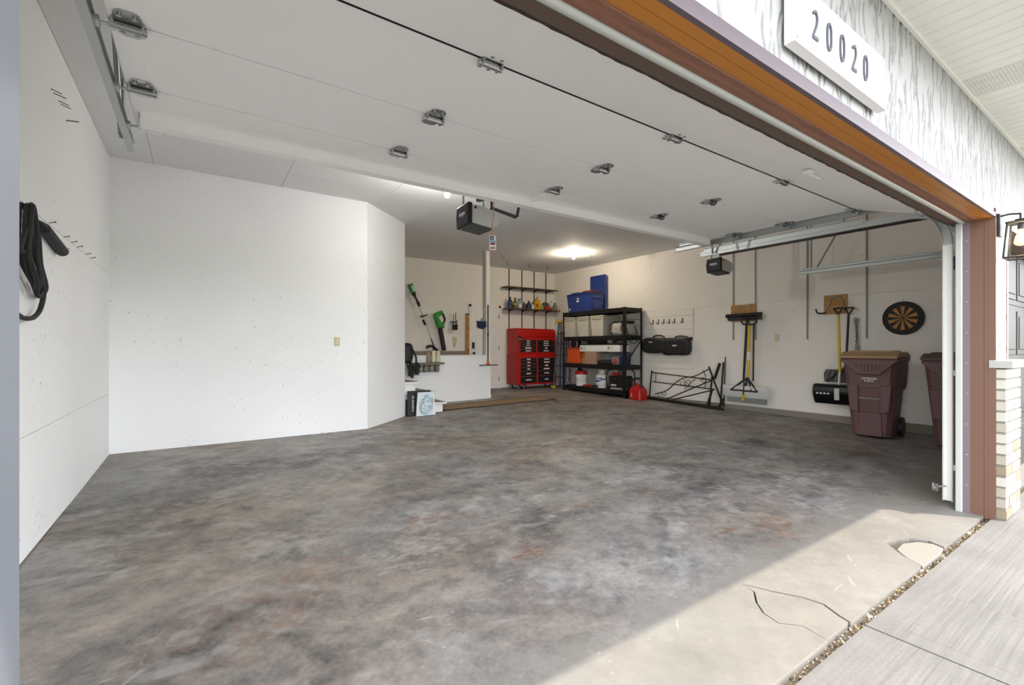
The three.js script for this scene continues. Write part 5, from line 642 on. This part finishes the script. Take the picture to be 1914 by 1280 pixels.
// ---------------------------------------------------------------- wheeled bins
function wheelieBin(at, turn, label, lidMat, print) { // local: front faces -x
  const o = local('trash_bin', label, 'trash bin', at, turn), body = [], H = 1.02, w = (y) => mix(.2, .285, y / H), fr = (y) => -mix(.24, .335, y / H), bk = (y) => mix(.22, .31, y / H);
  const ringAt = (y, k = 0) => { const W = w(y) - k, a = fr(y) + k, b = bk(y) - k, c = .05; return [[a + c, y, W], [a, y, W - c], [a, y, -W + c], [a + c, y, -W], [b - c, y, -W], [b, y, -W + c], [b, y, W - c], [b - c, y, W]]; };
  const loft = (ys) => { const pos = [], q = (a, b, c, e) => { for (const v of [a, b, c, a, c, e]) pos.push(v[0], v[1], -v[2]); }; const R = ys.map((y) => ringAt(y)); for (let i = 0; i + 1 < R.length; i++) for (let k = 0; k < 8; k++) q(R[i][(k + 1) % 8], R[i][k], R[i + 1][k], R[i + 1][(k + 1) % 8]); const B = R[0]; for (let k = 1; k < 7; k++) for (const v of [B[0], B[k], B[k + 1]]) pos.push(v[0], v[1], -v[2]); const g = new THREE.BufferGeometry(); g.setAttribute('position', new THREE.Float32BufferAttribute(pos, 3)); g.computeVertexNormals(); g.setAttribute('uv', new THREE.Float32BufferAttribute(new Float32Array(pos.length / 3 * 2), 2)); return g; };
  mesh('bin_body', [loft([.03, .35, .7, H])], M.binBrown, o);
  const f = (y) => fr(y);
  for (const s of [-1, 1]) mesh('front_pillar', prism('x', [[s * .11, .33], [s * .21, .36], [s * .235, .7], [s * .115, .7]].sort(() => 0)[0][0] < 0 ? [[-.115, .7], [-.235, .7], [-.21, .36], [-.11, .33]] : [[.11, .33], [.21, .36], [.235, .7], [.115, .7]], f(.6) - .03, f(.4) + .06, .01), M.binBrown, o);
  mesh('front_base', prism('x', [[-.13, .03], [.13, .03], [.12, .34], [-.12, .34]], f(.3) - .01, f(.1) + .05, .008), M.binBrown, o);
  mesh('front_ledge', rb(f(.5) - .02, f(.5) + .04, .655, .72, -.235, .235, .012), M.binBrown, o); mesh('grab_bar', rod([f(.5) - .015, .52, -.115], [f(.5) - .015, .52, .115], .012), std('#8d7f7c', .4), o);
  mesh('front_skirt', [prism('x', [[-.12, .83], [.12, .83], [.29, 1.0], [.29, 1.03], [-.29, 1.03], [-.29, 1.0]], f(1) - .035, f(1) + .03, .01), ...Array.from({ length: 7 }, (_, i) => rb(f(1) - .045, f(1) - .02, .85 + Math.abs(i - 3) * .02, .97, -.125 + i * .04, -.11 + i * .04, .005))], M.binBrown, o);
  mesh('rim', [rb(-.36, .33, 1.0, 1.045, -.305, .305, .015, 2)], M.binBrown, o); mesh('rear_shelf', prism('d', [[.24, .62], [.33, .66], [.42, .86], [.43, 1.02], [.25, 1.02]], -.27, .27, .012), M.binBrown, o); mesh('rear_handle', tube([[.42, .98, -.24], [.5, 1.0, -.22], [.5, 1.0, .22], [.42, .98, .24]], .017, 24, 8), M.binBrown, o);
  for (const s of [-1, 1]) mesh('wheel', [rod([.24, .125, s * .2], [.24, .125, s * .25], .125, .125, 22)], M.black, o); mesh('axle', rod([.24, .125, -.22], [.24, .125, .22], .012), M.galv, o);
  const lid = mesh('lid', prism('d', [[-.385, 1.045], [.34, 1.045], [.34, 1.065], [.2, 1.125], [-.26, 1.125], [-.385, 1.07]], -.315, .315, .018), lidMat, o); mesh('lid_raise', rb(-.24, .18, 1.115, 1.14, -.24, .24, .02, 2), lidMat, lid);
  if (print) { const lt = canvasTex(256, 96, (g) => { g.fillStyle = '#6a4c4b'; g.fillRect(0, 0, 256, 96); g.strokeStyle = '#e4dfda'; strokes(g, 14, 10, 228, 34, 8, 5); strokes(g, 62, 54, 140, 32, 5, 9); }); decal(std('#fff', .6, 0, { map: lt }), .19, .07, o, [f(.76) - .006, .765, 0], [0, -Math.PI / 2, -.0], 'printed_name'); }
  return o;
}
const by = (x, d) => floorY(x, d) - .004;
wheelieBin([7.52, by(7.52, 2.4), 2.4], .1, 'brown wheeled trash bin with tan lid, nearest the shovels', M.binLid, true);
wheelieBin([7.56, by(7.56, 1.56), 1.56], .06, 'all-brown wheeled trash bin partly hidden by the white door track', std('#5a4141', .5), false);
{ // safety sensor and small items
  const o = thing('safety_sensor', 'small safety sensor on a wire bracket at the foot of the right track', 'sensor', [4.63, .14, 1.09]); mesh('housing', rb(4.59, 4.63, .11, .17, 1.08, 1.12, .008, 2), M.darkGrey, o); mesh('bracket', [rod([4.63, .14, 1.1], [4.7, .14, 1.06], .006), tube([[4.6, .14, 1.09], [4.57, .15, 1.1], [4.56, .18, 1.1]], .004, 12, 5)], M.galv, o); mesh('lens', rod([4.592, .14, 1.1], [4.585, .14, 1.1], .012), M.chrome, o);
  const h = thing('blue_cap', 'dark blue cap hanging high on the right wall by the door jamb', 'cap', [RX - .05, 2.3, 1.77]); mesh('dome', soft(.14, .2, .2, .8, .01, 31, 24).translate(RX - .07, 2.31, -1.77), M.navy, h); mesh('hanger', rod([RX, 2.42, 1.77], [RX - .06, 2.41, 1.77], .005), M.rust, h);
}
scene.traverse((o) => { if (o.isMesh) o.castShadow = o.receiveShadow = true; });
renderer.render(scene, camera);
